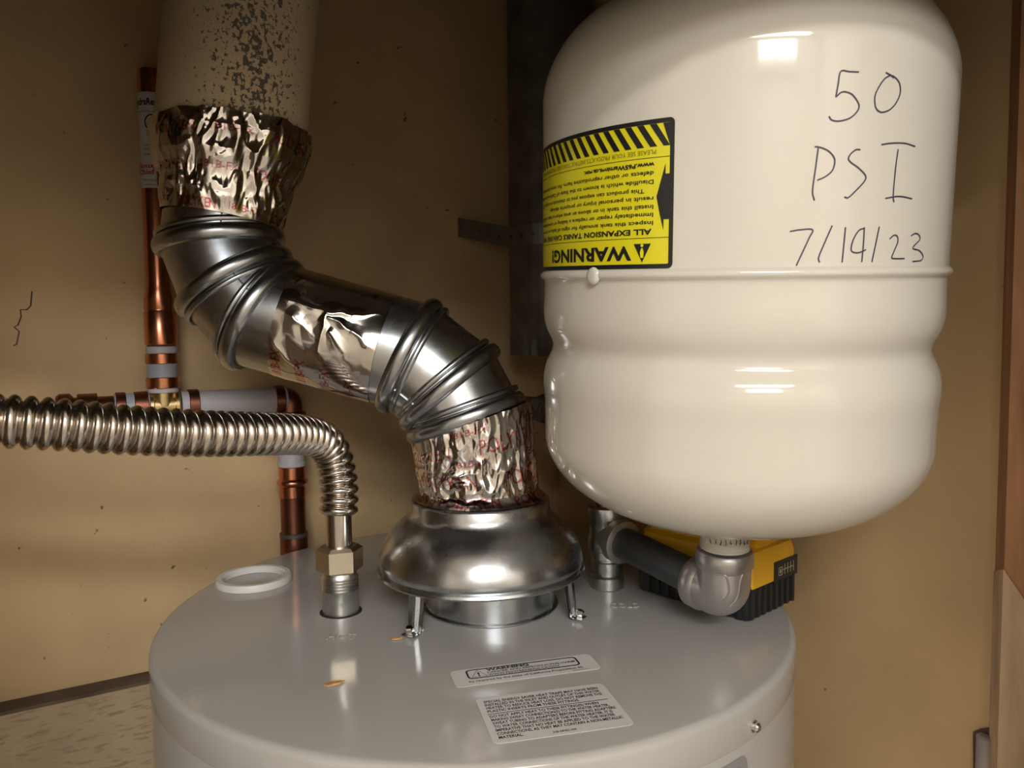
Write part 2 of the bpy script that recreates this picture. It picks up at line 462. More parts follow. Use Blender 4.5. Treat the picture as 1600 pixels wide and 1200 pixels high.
# cut-out with a pale conduit low on the right wall
def rwallpt(px, py, off=0.0): return on_plane(px, py, CORN + RN * off, RN)
cb = rwallpt(1521, 1141, 0.0); ct = rwallpt(1552, 1141, 0.0)
cdn = thing('wall_conduit', rwallpt(1536, 1190), 'pale vertical conduit in a broken cut-out beside the stud, lower right', 'pipe')
q = [rwallpt(*z, 0.0008) for z in ((1521, 1143), (1533, 1138), (1550, 1136), (1552, 1260), (1522, 1260))]
obj('cut_out', prism(q, Vector((0, 0, 0)), RN * 0.0008), M['timber_dark'], cdn, smooth=0)
pA = rwallpt(1541, 1152, 0.004); pB = rwallpt(1539, 1290, 0.004); pB = Vector((pA.x, pA.y, pB.z))
obj('conduit_tube', tube([pB, pA, pA + Vector((0, 0, 0.0015))], [0.0068, 0.0068, 0.005], 20), M['conduit'], cdn)

# ================================================================== WATER HEATER
HR = 0.272
heater = thing('water_heater', (0, 0, 0), 'large light grey cylindrical water heater filling the bottom of the closet', 'water heater')
pan = [(0.0, -0.0005), (0.20, 0.0), (0.2665, 0.0)] + [(0.2665 + 0.0055 * math.sin(a), -0.0055 + 0.0055 * math.cos(a)) for a in [PI / 2 * k / 6 for k in range(1, 7)]] + [(0.272, -0.0265), (0.2715, -0.0275), (0.2705, -0.0275)]
obj('top_pan', lathe((0, 0, T), (0, 0, 1), pan, 160, capb=False, capt=False), M['heater'], heater, smooth=60)
obj('jacket', lathe((0, 0, 0), (0, 0, 1), [(0.268, 0.02), (0.2712, 0.04), (0.2712, T - 0.0278), (0.269, T - 0.0278)], 160), M['heater'], heater)
obj('base_ring', lathe((0, 0, 0), (0, 0, 1), [(0.262, 0), (0.262, 0.03)], 96), M['black'], heater)
FX, FY = CAM.x - 0.0214, CAM.y + 0.676
obj('flue_collar', lathe((FX, FY, T), (0, 0, 1), [(0.0605, 0.0), (0.0605, 0.0012), (0.0575, 0.0018), (0.0572, 0.030), (0.0555, 0.045), (0.053, 0.045), (0.053, 0.0)], 72, capb=False, capt=False), M['galv'], heater)
# raised lettering on the top pan
def pan_text(s, px, py, h, wd, off=0.0006):
    c = on_z(px, py, T); ang = math.atan2(c.y - CAM.y, c.x - CAM.x) - PI / 2
    X = Vector((1, 0, 0)); Y = Vector((0, 1, 0))
    g = text2d(s, 0, -h / 2, h, wd, align='C')
    bm_v = [Vector((c.x, c.y, T)) + X * x + Y * y for x, y in g[0]]
    V = [v + Vector((0, 0, off)) for v in bm_v] + bm_v
    n = len(bm_v); F = list(g[1])
    cnt = {}
    for f in g[1]:
        for i in range(len(f)): cnt[frozenset((f[i], f[(i + 1) % len(f)]))] = cnt.get(frozenset((f[i], f[(i + 1) % len(f)])), 0) + 1
    for f in g[1]:
        for i in range(len(f)):
            a_, b_ = f[i], f[(i + 1) % len(f)]
            if cnt[frozenset((a_, b_))] == 1: F.append((a_, a_ + n, b_ + n, b_))
    return V, F
obj('raised_lettering', pan_text('HOT', 534, 995, 0.011, 0.022), M['heater_text'], heater, smooth=0)
obj('raised_lettering', pan_text('COLD', 976, 946, 0.011, 0.026), M['heater_text'], heater, smooth=0)
# paper stickers lying on the pan
def sticker(name, tl, tr, bl, label, build):
    P0, P1, P2 = on_z(*tl, T), on_z(*tr, T), on_z(*bl, T)
    X = (P1 - P0); W = X.length; X.normalize(); Y = Vector((-X.y, X.x, 0)); Hh = (P2 - P0).dot(-Y)
    def fn(k):
        return lambda x, y: P0 + X * x - Y * (Hh - y) + Vector((0, 0, k))
    o = obj(name, prism([fn(0)(x, y) for x, y in rrect(0, 0, W, Hh, 0.004)], Vector((0, 0, 0.0001)), Vector((0, 0, 0.0004))), M['paper'], heater, smooth=0)
    o['label'] = label
    obj('lettering', build(W, Hh, fn(0.00055)), M['ink'], o, smooth=0)
def st1(W, Hh, fn):
    u = W / 1035.0
    g = []
    g.append(cut_poly(ring2d(rrect(0.10 * W, 0.36 * Hh, 0.885 * W, 0.92 * Hh, 0.0035), rrect(0.10 * W + 0.0013, 0.36 * Hh + 0.0013, 0.885 * W - 0.0013, 0.92 * Hh - 0.0013, 0.0025))))
    g.append(text2d('WARNING', 0.24 * W, 0.73 * Hh, 0.150 * Hh, 0.30 * W, 0.045))
    g.append(text2d('CANCER AND REPRODUCTIVE HARM', 0.24 * W, 0.585 * Hh, 0.105 * Hh, 0.62 * W, 0.015))
    g.append(text2d('WWW.P65WARNINGS.CA.GOV', 0.24 * W, 0.44 * Hh, 0.105 * Hh, 0.50 * W, 0.015))
    g.append(text2d('As required by the state of California Proposition 65.', 0.09 * W, 0.17 * Hh, 0.11 * Hh, 0.80 * W, 0.012))
    g.append(text2d('238-50440-00A', 0.80 * W, 0.06 * Hh, 0.045 * Hh, 0.12 * W))
    t0, t1, t2 = (0.125 * W, 0.44 * Hh), (0.235 * W, 0.44 * Hh), (0.18 * W, 0.85 * Hh)
    c = ((t0[0] + t2[0] + t1[0]) / 3, (t0[1] + t1[1] + t2[1]) / 3)
    sh = lambda p: (p[0] + (c[0] - p[0]) * 0.10, p[1] + (c[1] - p[1]) * 0.10)
    g.append(cut_poly(ring2d([t0, t1, t2], [sh(t0), sh(t1), sh(t2)])))
    g.append(text2d('!', 0.18 * W, 0.48 * Hh, 0.22 * Hh, None, 0.03, 'C'))
    return join(*[mapped(q, fn) for q in g])
def st2(W, Hh, fn):
    g = []
    rows = ['SPECIAL ENERGY SAVER HEAT TRAPS MAY HAVE BEEN', 'INSTALLED IN THE INLET AND OUTLET OF THIS WATER', 'HEATER TO REDUCE HEAT LOSS. DO NOT REMOVE THE', 'PLASTIC INSERTS FROM THESE FITTINGS.', None,
            'DO NOT APPLY HEAT TO THESE FITTING(S) WHEN', 'MAKING SWEAT CONNECTION(S) TO THE WATER HEATER.', 'SWEAT TUBING TO ADAPTERS BEFORE FITTING ADAPTERS', 'TO WATER CONNECTIONS OF THE WATER HEATER. IT IS', 'IMPERATIVE THAT NO HEAT BE APPLIED TO THE WATER', 'CONNECTIONS, AS THEY MAY CONTAIN A NON-METALLIC', 'MATERIAL.']
    wid = [0.885, 0.885, 0.885, 0.69, 0, 0.81, 0.875, 0.905, 0.865, 0.865, 0.905, 0.17]
    y = 0.865
    for s, ww in zip(rows, wid):
        if s is None:
            g.append(cut_poly([[(0.04 * W, (y + 0.03) * Hh), (0.95 * W, (y + 0.03) * Hh), (0.95 * W, (y + 0.042) * Hh), (0.04 * W, (y + 0.042) * Hh)]])); y -= 0.045; continue
        g.append(text2d(s, 0.05 * W, y * Hh, 0.053 * Hh, ww * W, 0.024)); y -= 0.074
    g.append(text2d('338-58982-00E', 0.42 * W, 0.05 * Hh, 0.035 * Hh, 0.17 * W, 0.01))
    return join(*[mapped(q, fn) for q in g])
sticker('warning_sticker', (702, 1050), (920, 1022), (717, 1075), 'narrow white sticker with a boxed warning and triangle', st1)
sticker('heat_trap_sticker', (742, 1093), (941, 1068), (771, 1164), 'white sticker with twelve lines of black capitals', st2)
# rating plate on the front of the jacket
def jacket_pt(px, py, r):
    d = ray(px, py); A = d.x ** 2 + d.y ** 2; B = CAM.x * d.x + CAM.y * d.y; C = CAM.x ** 2 + CAM.y ** 2 - r * r
    t = (-B - math.sqrt(B * B - A * C)) / A
    return CAM + d * t
pt = jacket_pt(1167, 1175, 0.2712)
pa, pz = math.atan2(pt.y, pt.x), pt.z
def plate_fn(k): return lambda x, y: Vector(((0.2712 + k) * math.cos(pa + x / 0.2712), (0.2712 + k) * math.sin(pa + x / 0.2712), pz + y))
o = obj('rating_plate', mapped(cut_poly([rrect(-0.16, -0.10, 0, 0, 0.008)], 0.006), plate_fn(0.0006)), M['plate_grey'], heater)
o['label'] = 'grey bordered rating plate on the jacket'
obj('plate_line', mapped(cut_poly([rrect(-0.154, -0.094, -0.006, -0.006, 0.006)], 0.006), plate_fn(0.0009)), M['ink'], o)
obj('plate_field', mapped(cut_poly([rrect(-0.1525, -0.0925, -0.0075, -0.0075, 0.005)], 0.006), plate_fn(0.0012)), M['plate_silver'], o)
obj('plate_mark', mapped(cut_poly([[(-0.15, -0.03), (-0.0085, -0.03), (-0.0085, -0.013), (-0.03, -0.016), (-0.15, -0.016)]], 0.006), plate_fn(0.0015)), M['plate_grey'], o)
sp = jacket_pt(1177, 1134, 0.272); sn = Vector((sp.x, sp.y, 0)).normalized()
o = obj('pan_screw', lathe(sp, sn, [(0.0042, 0), (0.0042, 0.001), (0.0030, 0.0012), (0.0034, 0.0035), (0.0022, 0.0046), (0.0008, 0.0046), (0.0006, 0.003)], 12), M['chrome'], heater, smooth=35)

# ================================================================== EXPANSION TANK
TC = rel(0.164, 0.572, 0.043)
TL_ = math.radians(4.3)
TA = Vector((0, -math.sin(TL_), math.cos(TL_)))          # tank axis, leaning towards the room
TU = Vector((1, 0, 0)); TV = TA.cross(TU)                # TV points away from the camera
TR = 0.1395
prof = []
for k in range(25):                                       # bottom dome
    a = PI / 2 * k / 24
    prof.append((max(0.0215, (TR - 0.0005) * math.sin(a) ** 0.80), -0.120 - 0.0665 * math.cos(a) ** 1.05))
for k in range(1, 40):
    s = -0.120 + 0.120 * k / 40 - 0.0
    g = -0.0062 * math.exp(-((s + 0.052) / 0.0105) ** 2)
    sh = 0.0012 * math.exp(-((s + 0.078) / 0.010) ** 2) + 0.0008 * math.exp(-((s + 0.026) / 0.010) ** 2)
    prof.append((TR - 0.0005 + g + sh, s))
prof = [p for p in prof if p[1] < -0.004]
prof += [(TR, -0.0035), (TR + 0.0022, -0.0022), (TR + 0.0028, 0.0), (TR + 0.0016, 0.0018), (TR, 0.003), (TR, 0.02), (TR, 0.06), (TR, 0.10), (TR, 0.122)]
for k in range(1, 25):
    a = PI / 2 * k / 24
    prof.append((max(0.0, TR * math.cos(a) ** 0.62), 0.122 + 0.075 * math.sin(a) ** 1.1))
PS = np.array([p[1] for p in prof]); PR = np.array([p[0] for p in prof])
def tank_r(s): return float(np.interp(s, PS, PR))
def tank_pt(phi, s, off=0.0):
    r = tank_r(s) + off
    return TC + TA * s + (TU * math.cos(phi) + TV * math.sin(phi)) * r
def tank_uv(px, py):
    d = ray(px, py); o_ = CAM - TC
    d2 = Vector((d.dot(TU), d.dot(TV), d.dot(TA))); o2 = Vector((o_.dot(TU), o_.dot(TV), o_.dot(TA)))
    A = d2.x ** 2 + d2.y ** 2; B = o2.x * d2.x + o2.y * d2.y; C = o2.x ** 2 + o2.y ** 2 - TR ** 2
    disc = max(0.0, B * B - A * C); t = (-B - math.sqrt(disc)) / A
    p = o2 + d2 * t
    return math.atan2(p.y, p.x), p.z
tank = thing('expansion_tank', TC + TA * -0.21, 'glossy cream expansion tank marked 50 PSI, standing on a grey elbow above the heater', 'expansion tank')
u0 = TU
def tank_lathe():
    seg = 160; V, F = [], []
    for r, s in prof:
        for i in range(seg):
            a = 2 * PI * i / seg
            V.append(TC + TA * s + (TU * math.cos(a) + TV * math.sin(a)) * r)
    for k in range(len(prof) - 1):
        for i in range(seg):
            j = (i + 1) % seg; F.append((k * seg + i, k * seg + j, (k + 1) * seg + j, (k + 1) * seg + i))
    F.append(tuple(reversed(range(seg)))); F.append(tuple(range((len(prof) - 1) * seg, len(prof) * seg)))
    return V, F
obj('shell', tank_lathe(), M['cream'], tank, smooth=50)
# weld start on the seam
wp = tank_uv(930, 436)
bl = []
for k in range(10):
    pass
obj('weld_bead', lathe(tank_pt(wp[0], -0.001, -0.001), (TU * math.cos(wp[0]) + TV * math.sin(wp[0])), [(0.0056, 0), (0.0050, 0.0014), (0.0034, 0.0021), (0.0016, 0.0024)], 16), M['cream'], tank, smooth=80)
nb = TC + TA * -0.2120
npf = [(0.0175, 0.0)]
for k in range(6):
    npf += [(0.0190, 0.001 + k * 0.0022), (0.0180, 0.0021 + k * 0.0022)]
npf += [(0.0195, 0.0145), (0.0195, 0.026)]
o = obj('threaded_neck', lathe(nb, TA, npf, 48), M['cream'], tank)
# scraps of thread seal on the neck
def neck_map(x, y): 
    a = -PI / 2 + x / 0.0195
    return nb + TA * (0.0085 + y) + (TU * math.cos(a) + TV * math.sin(a)) * 0.0199
sq = []
rn = random.Random(3)
for k in range(9):
    x = -0.016 + k * 0.0037; P = [(x + rn.uniform(-.001, .001), rn.uniform(0, .005)) for _ in range(5)]
    sq.append(ribbon([neck_map(*p) for p in P], -TV, 0.0006))
obj('thread_marks', join(*sq), M['ink'], o, smooth=0)
# --- yellow warning label, upside down
pr, sr = tank_uv(1056, 182); pr2, sb = tank_uv(1051, 419)
LH = sr - sb
LW = 0.190
def lab(k): return lambda x, y: tank_pt(pr2 - x / TR, sb + (LH - y), k)
# label frame: x to the label's own right (picture left), y up in the label (picture down)
U = LH / 1010.0
o = obj('warning_label', mapped(cut_poly([rrect(0, 0, LW, LH, 0.0030)], 0.004), lab(0.0003)), M['yellow_label'], tank)
o['label'] = 'yellow and black warning label glued upside down'
bd = 0.0026
blk = [mapped(cut_poly(ring2d(rrect(0, 0, LW, LH, 0.0030), rrect(bd, bd, LW - bd, LH - bd, 0.0008)), 0.004), lab(0.0005))]
Y = lambda zy: (zy - 95) * U                # picture row (in the 4.285x view) to label height
X = lambda zx: (935 - zx) * U
blk.append(mapped(cut_poly([[(X(905), Y(465)), (X(875), Y(465)), (X(875), Y(395)), (X(845), Y(500)), (X(812), Y(615)), (X(838), Y(735)), (X(866), Y(845)), (X(866), Y(770)), (X(905), Y(770))]], 0.004), lab(0.0006)))
for yy in (893, 350):
    blk.append(mapped(cut_poly([[(bd, Y(yy) - .00015), (LW - bd, Y(yy) - .00015), (LW - bd, Y(yy) + .00015), (bd, Y(yy) + .00015)]], 0.004), lab(0.0006)))
# hazard stripes: black bars between yellow ones, row of the label's foot
y0, y1 = Y(135), Y(278)
per = 0.0083
k = 0
x = bd
def clipx(P): return [(min(max(px_, bd), LW - bd), py_) for px_, py_ in P]
while x < LW + 0.01:
    P = clipx([(x, y0 - 0.0006), (x + per * 0.52, y0 - 0.0006), (x + per * 0.52 - 0.0088, y1), (x - 0.0088, y1)])
    if max(p[0] for p in P) - min(p[0] for p in P) > 0.0005: blk.append(mapped(cut_poly([P], 0.004), lab(0.00055)))
    x += per
# warning triangle
tx0, tx1 = X(775), X(640); ty0, ty1 = Y(932), Y(1062)
blk.append(mapped(cut_poly([[(tx0, ty0), (tx1, ty0), ((tx0 + tx1) / 2, ty1)]], 0.004), lab(0.00055)))
tmid = (tx0 + tx1) / 2
txs = []
txs.append(text2d('WARNING!', X(622), Y(950), 0.0080, 0.083, 0.035))
txs.append(text2d('ALL EXPANSION TANKS CAN FAIL WITH TIME', X(780), Y(832), 0.0032, 0.146, 0.03))
for s, zy, ww in (('Inspect this tank annually for signs of leaks or corrosion.', 778, 0.116), ('Immediately repair or replace a leaking or corroded tank.', 722, 0.112), ('Install this tank in or above an area where a leak or failure will not', 668, 0.128),
                  ('result in personal injury or property damage.', 612, 0.090), ('This product can expose you to chemicals including Carbon', 557, 0.110), ('Disulfide which is known to the State of California to cause birth', 498, 0.124),
                  ('defects or other reproductive harm. For more information go to', 440, 0.122)):
    txs.append(text2d(s, X(790) + (0.006 if s.startswith('This') else 0), Y(zy), 0.0024, ww * 1.14, 0.014))
txs.append(text2d('www.P65Warnings.ca.gov.', X(795), Y(382), 0.0025, 0.0535, 0.035))
blk += [mapped(g, lab(0.0007)) for g in txs]
obj('label_print', join(*blk), M['ink'], o, smooth=0)
obj('label_instruction', mapped(text2d('PLEASE SEE YOUR PRODUCTS INSTRUCTION SHEET FOR MORE INFORMATION', X(805), Y(297), 0.0026, 0.138), lab(0.0007)), M['olive_ink'], o, smooth=0)
mark = join(mapped(cut_poly([[(tmid - .0004, Y(962)), (tmid + .0004, Y(962)), (tmid + .0013, Y(990)), (tmid + .0009, Y(1030)), (tmid - .0009, Y(1030)), (tmid - .0013, Y(990))]]), lab(0.0008)), mapped(cut_poly([[(tmid + .0010 * math.cos(a * PI / 4), Y(944) + .0010 * math.sin(a * PI / 4)) for a in range(8)]]), lab(0.0008)))
obj('label_mark', mark, M['yellow_label'], o, smooth=0)
# --- handwriting
strokes = [
    [(425, 158), (380, 156), (340, 155), (328, 215), (317, 275)], [(317, 275), (345, 252), (375, 254), (400, 270), (425, 312), (415, 345), (380, 375), (330, 388), (297, 382), (285, 365)],
    [(550, 160), (575, 174), (588, 186)], [(570, 174), (545, 190), (520, 225), (500, 270), (502, 320), (518, 342), (540, 346), (572, 332), (600, 300), (618, 255), (614, 210), (592, 182), (568, 172)],
    [(218, 508), (240, 510), (278, 525), (305, 552), (312, 580), (300, 620), (268, 648), (230, 665)], [(235, 512), (222, 610), (208, 715), (217, 760)],
    [(432, 522), (412, 522), (388, 540), (376, 563), (388, 582), (420, 605), (455, 642), (450, 670), (412, 712), (375, 746), (357, 743)],
    [(530, 498), (580, 491), (640, 492), (688, 507)], [(608, 520), (596, 610), (585, 735), (589, 768)], [(548, 750), (600, 741), (635, 743), (673, 752)],
    [(102, 905), (150, 897), (208, 897), (190, 940), (132, 1065)], [(300, 877), (268, 950), (237, 1025), (241, 1050)], [(362, 885), (355, 960), (346, 1050)],
    [(452, 890), (425, 900), (400, 940), (388, 985), (398, 1002), (425, 1004), (458, 990)], [(450, 885), (446, 960), (438, 1048)], [(520, 882), (503, 965), (485, 1048)],
    [(568, 940), (588, 923), (604, 928), (606, 955), (590, 995), (578, 1026), (590, 1032), (638, 1032)], [(668, 925), (690, 914), (707, 924), (708, 945), (676, 982), (706, 994), (724, 1018), (715, 1040), (675, 1046)]]
hs = []
for s in strokes:
    P = [Vector((a_, b_, 0)) for a_, b_ in s]
    P = spline(P, 5) if len(P) > 2 else [P[0].lerp(P[1], t / 6) for t in range(7)]
    uv = [tank_uv(1200 + q.x / 3, 60 + q.y / 3) for q in P]
    hs.append(ribbon([tank_pt(a_, b_, 0.0004) for a_, b_ in uv], [(TU * math.cos(a_) + TV * math.sin(a_)) for a_, b_ in uv], 0.00075))
o = obj('handwriting', join(*hs), M['marker'], tank, smooth=0)
o['label'] = 'black marker writing 50 PSI 7/14/23'

# ================================================================== TANK ELBOW, NIPPLE, COLD FITTING
EC = TC + TA * -0.2480                                      # elbow's corner
CF = rel((948 - 800) / 1200 * 0.717, 0.717, 0); CF.z = T     # cold fitting axis
PE = Vector((CF.x, CF.y, EC.z + 0.013))
pd = (PE - EC).normalized()
elb = thing('pipe_elbow', EC + Vector((0, 0, -0.022)), 'grey cast iron elbow under the cream expansion tank', 'elbow')
arc = []
a_, c_ = EC + pd * 0.010, EC + TA * 0.010
arc.append(EC + pd * 0.024); arc.append(EC + pd * 0.016)
for k in range(13):
    t = k / 12; arc.append(a_ * (1 - t) ** 2 + EC * 2 * t * (1 - t) + c_ * t * t)
arc.append(EC + TA * 0.016); arc.append(EC + TA * 0.022); arc.append(EC + TA * 0.030)
rr = [0.0205] * len(arc)
obj('elbow_body', tube(arc, rr, 40), M['cast'], elb, smooth=60)
obj('collar', lathe(EC + TA * 0.0205, TA, [(0.0200, 0), (0.0222, 0.003), (0.0222, 0.0125), (0.0208, 0.0145), (0.0190, 0.0145)], 48), M['cast'], elb)
obj('collar', lathe(EC + pd * 0.015, pd, [(0.0200, 0), (0.0222, 0.003), (0.0222, 0.0125), (0.0208, 0.0145), (0.0150, 0.0145)], 48), M['cast'], elb)
# cast ridge outlining the elbow's cheek
def cheek(k, ang):
    """point on the outside of the bend: k along the arc, ang around it from the camera side"""
    t_ = (arc[min(k + 1, len(arc) - 1)] - arc[max(k - 1, 0)]).normalized()
    f_ = CAM - arc[k]; f_ = (f_ - t_ * f_.dot(t_)).normalized(); g_ = t_.cross(f_)
    return arc[k] + (f_ * math.cos(ang) + g_ * math.sin(ang)) * 0.0207
NA = len(arc)
K0 = NA // 2 - 1
rid = [cheek(NA - 2, a) for a in (-0.35, -0.15, 0.05)] + [cheek(NA - 3, 0.16)] + [cheek(k, 0.20) for k in range(NA - 4, K0, -2)]
obj('cast_ridge', tube(spline(rid, 4), 0.0008, 8), M['cast'], elb)
rid = [cheek(NA - 2, 0.85), cheek(NA - 2, 0.70)] + [cheek(NA - 3, 0.60)] + [cheek(k, 0.57) for k in range(NA - 4, K0, -2)]
obj('cast_ridge', tube(spline(rid, 4), 0.0008, 8), M['cast'], elb)
nip = obj('pipe_nipple', tube([EC + pd * 0.022, EC + pd * 0.05, PE - pd * 0.012], 0.0146, 40), M['blackpipe'])
tag(nip, 'dark grey pipe nipple slanting from the tank elbow back to the cold fitting', 'pipe')
tee = thing('pipe_tee', Vector((CF.x, CF.y, T + 0.047)), 'zinc tee at the end of the dark pipe nipple behind the tank', 'tee')
obj('tee_run', lathe((CF.x, CF.y, T + 0.036), (0, 0, 1), [(0.0150, 0), (0.0182, 0.001), (0.0182, 0.011), (0.0168, 0.013), (0.0168, 0.028), (0.0182, 0.030), (0.0182, 0.041), (0.0140, 0.042)], 40), M['zinc'], tee)
obj('tee_outlet', lathe(PE - pd * 0.004, -pd, [(0.0168, 0), (0.0168, 0.010), (0.0200, 0.012), (0.0200, 0.021), (0.0168, 0.022)], 40), M['cast'], tee)
cold = obj('cold_nipple', lathe((CF.x, CF.y, T + 0.0003), (0, 0, 1), [(0.0160, 0), (0.0160, 0.0105), (0.0150, 0.0115), (0.0125, 0.012), (0.0125, 0.0150), (0.0150, 0.0155), (0.0155, 0.0250), (0.0140, 0.026), (0.0140, 0.0275), (0.0162, 0.0285), (0.0162, 0.0355), (0.0140, 0.036)], 40), M['zinc'])
tag(cold, 'ridged zinc nipple rising from the heater beside the word COLD', 'pipe fitting')
# cold supply behind the tank
cs = thing('cold_supply_pipe', Vector((CF.x, CF.y, T + 0.08)), 'dark copper pipe running level behind the expansion tank', 'pipe')
zc = at(860, 638, 0.80).z
B1 = Vector((CF.x, CF.y, zc)); A1 = at(806, 634, 0.93)
bp = [Vector((CF.x, CF.y, T + 0.0785)), B1 - Vector((0, 0, 0.03)), B1 - Vector((0, 0, 0.008)), B1 + (A1 - B1).normalized() * 0.008, B1 + (A1 - B1).normalized() * 0.03, A1]
obj('copper_tube', tube(bp, 0.0125, 24), M['copper_dark'], cs)
ad = (A1 - B1).normalized(); an = B1.lerp(A1, 0.55)
obj('union_nut', lathe(an, ad, [(0.0150, 0), (0.0165, 0.002), (0.0165, 0.022), (0.0150, 0.024)], 8), M['blackpipe'], cs, smooth=20)

# ================================================================== BATTERY
bu = Vector((0.745, 0.667, 0)).normalized(); bv = Vector((-0.667, 0.745, 0)).normalized()
BA = on_z(1169, 975, T)
BL, BWd = 0.116, 0.081
bat = thing('tool_battery', BA + bu * BWd / 2 + bv * BL / 2, 'yellow and black cordless tool battery on the heater behind the elbow', 'battery')
def bpt(u_, v_, z_): return Vector((BA.x, BA.y, T)) + bu * u_ + bv * v_ + Vector((0, 0, z_))
def bbox(u0_, u1_, v0_, v1_, z0_, z1_, bev=0.002):
    return box(bpt((u0_ + u1_) / 2, (v0_ + v1_) / 2, (z0_ + z1_) / 2), bu * (u1_ - u0_) / 2, bv * (v1_ - v0_) / 2, Vector((0, 0, (z1_ - z0_) / 2)), bev)
obj('lower_shell', bbox(0.001, BWd - 0.001, 0.001, BL - 0.001, 0.0005, 0.031, 0.003), M['black'], bat)
for k in range(8):
    u_ = 0.004 + k * 0.0095
    obj('rib', bbox(u_, u_ + 0.0036, -0.0012, 0.004, 0.002, 0.026, 0.0008), M['black'], bat)
for k in range(10):
    v_ = 0.006 + k * 0.0105
    obj('rib', bbox(-0.0012, 0.004, v_, v_ + 0.004, 0.002, 0.026, 0.0008), M['black'], bat)
# yellow upper shell: stacked sections with a shoulder
def sections(secs):
    V, F = [], []
    for (u0_, u1_, v0_, v1_, z_, c_) in secs:
        for (a_, b_) in ((u0_ + c_, v0_), (u1_ - c_, v0_), (u1_, v0_ + c_), (u1_, v1_ - c_), (u1_ - c_, v1_), (u0_ + c_, v1_), (u0_, v1_ - c_), (u0_, v0_ + c_)):
            V.append(bpt(a_, b_, z_))
    n = 8
    for k in range(len(secs) - 1):
        for i in range(n): F.append((k * n + i, k * n + (i + 1) % n, (k + 1) * n + (i + 1) % n, (k + 1) * n + i))
    F.append(tuple(reversed(range(n)))); F.append(tuple(range((len(secs) - 1) * n, len(secs) * n)))
    return V, F
ys = obj('upper_shell', sections([(0.0, BWd, 0.0, BL, 0.0270, 0.007), (0.0, BWd, 0.0, BL, 0.0490, 0.007), (0.002, BWd - 0.001, 0.002, BL, 0.0565, 0.008), (0.007, BWd - 0.0035, 0.008, BL, 0.0600, 0.012), (0.009, BWd - 0.005, 0.012, BL, 0.0700, 0.012), (0.013, BWd - 0.009, 0.016, BL - 0.004, 0.0750, 0.012)]), M['yellow'], bat, smooth=25)
obj('release_latch', bbox(0.018, BWd - 0.024, 0.004, 0.030, 0.055, 0.0700, 0.004), M['yellow'], bat)
obj('side_grip', bbox(BWd - 0.010, BWd + 0.0006, 0.020, 0.070, 0.040, 0.0600, 0.004), M['yellow'], bat)
obj('terminal_block', bbox(0.006, BWd - 0.006, 0.045, BL - 0.002, 0.066, 0.077, 0.003), M['black'], bat)
gp = obj('gauge_panel', bbox(0.040, BWd - 0.0015, -0.0008, 0.001, 0.0255, 0.0430, 0.0006), M['black'], bat)
def gfn(x_, y_): return bpt(0.042 + x_, -0.00115, 0.0250 + y_)
gl = [mapped(cut_poly(ring2d(rrect(.004, .005, .011, .0125, .001, 2), rrect(.0048, .0058, .0102, .0117, .0008, 2))), gfn), mapped(cut_poly([[(.006, .007), (.009, .007), (.009, .0105), (.006, .0105)]]), gfn)]
for x_ in (.014, .019, .024, .029):
    gl.append(mapped(cut_poly([[(x_, .005), (x_ + .0012, .005), (x_ + .0012, .014), (x_, .014)]]), gfn))
gl.append(mapped(cut_poly([[(.011, .0088), (.030, .0088), (.030, .0097), (.011, .0097)]]), gfn))
obj('gauge_print', join(*gl), M['icon'], gp, smooth=0)

# ================================================================== PLASTIC RING, DEBRIS
rc = on_z(397, 909, T)
pr_ = obj('plastic_ring', lathe((rc.x, rc.y, T + 0.0003), (0, 0, 1), [(0.0285, 0), (0.0360, 0), (0.0362, 0.004), (0.0345, 0.0065), (0.0300, 0.0065), (0.0285, 0.005), (0.0285, 0)], 64, capb=False, capt=False), M['white_plastic'])
tag(pr_, 'flat white plastic ring lying on the back left of the heater top', 'ring')
def chip(px, py, L, Wd, ang, label, m_='woodchip'):
    c = on_z(px, py, T); d = Vector((math.cos(ang), math.sin(ang), 0)); s = Vector((-d.y, d.x, 0)); up = Vector((0, 0, 1))
    P = [c - d * L / 2, c - d * L * .2 + s * Wd * .5, c + d * L * .25 + s * Wd * .35, c + d * L / 2, c + d * L * .2 - s * Wd * .45, c - d * L * .3 - s * Wd * .5]
    V = [p + up * 0.0003 for p in P] + [p + up * (0.0012 + 0.001 * random.random()) for p in P]
    n = 6; F = [tuple(reversed(range(n))), tuple(range(n, 2 * n))] + [(i, (i + 1) % n, n + (i + 1) % n, n + i) for i in range(n)]
    return tag(obj('wood_chip', (V, F), M[m_], smooth=0), label, 'debris')
chip(522, 1069, 0.015, 0.006, 0.45, 'larger orange wood chip lying on the heater below the word HOT')
chip(619, 999, 0.010, 0.004, 0.1, 'small orange wood chip beside the left hood leg screw')
chip(658, 986, 0.005, 0.004, 0.4, 'pale paint flake by the left leg of the draft hood', 'white_plastic')

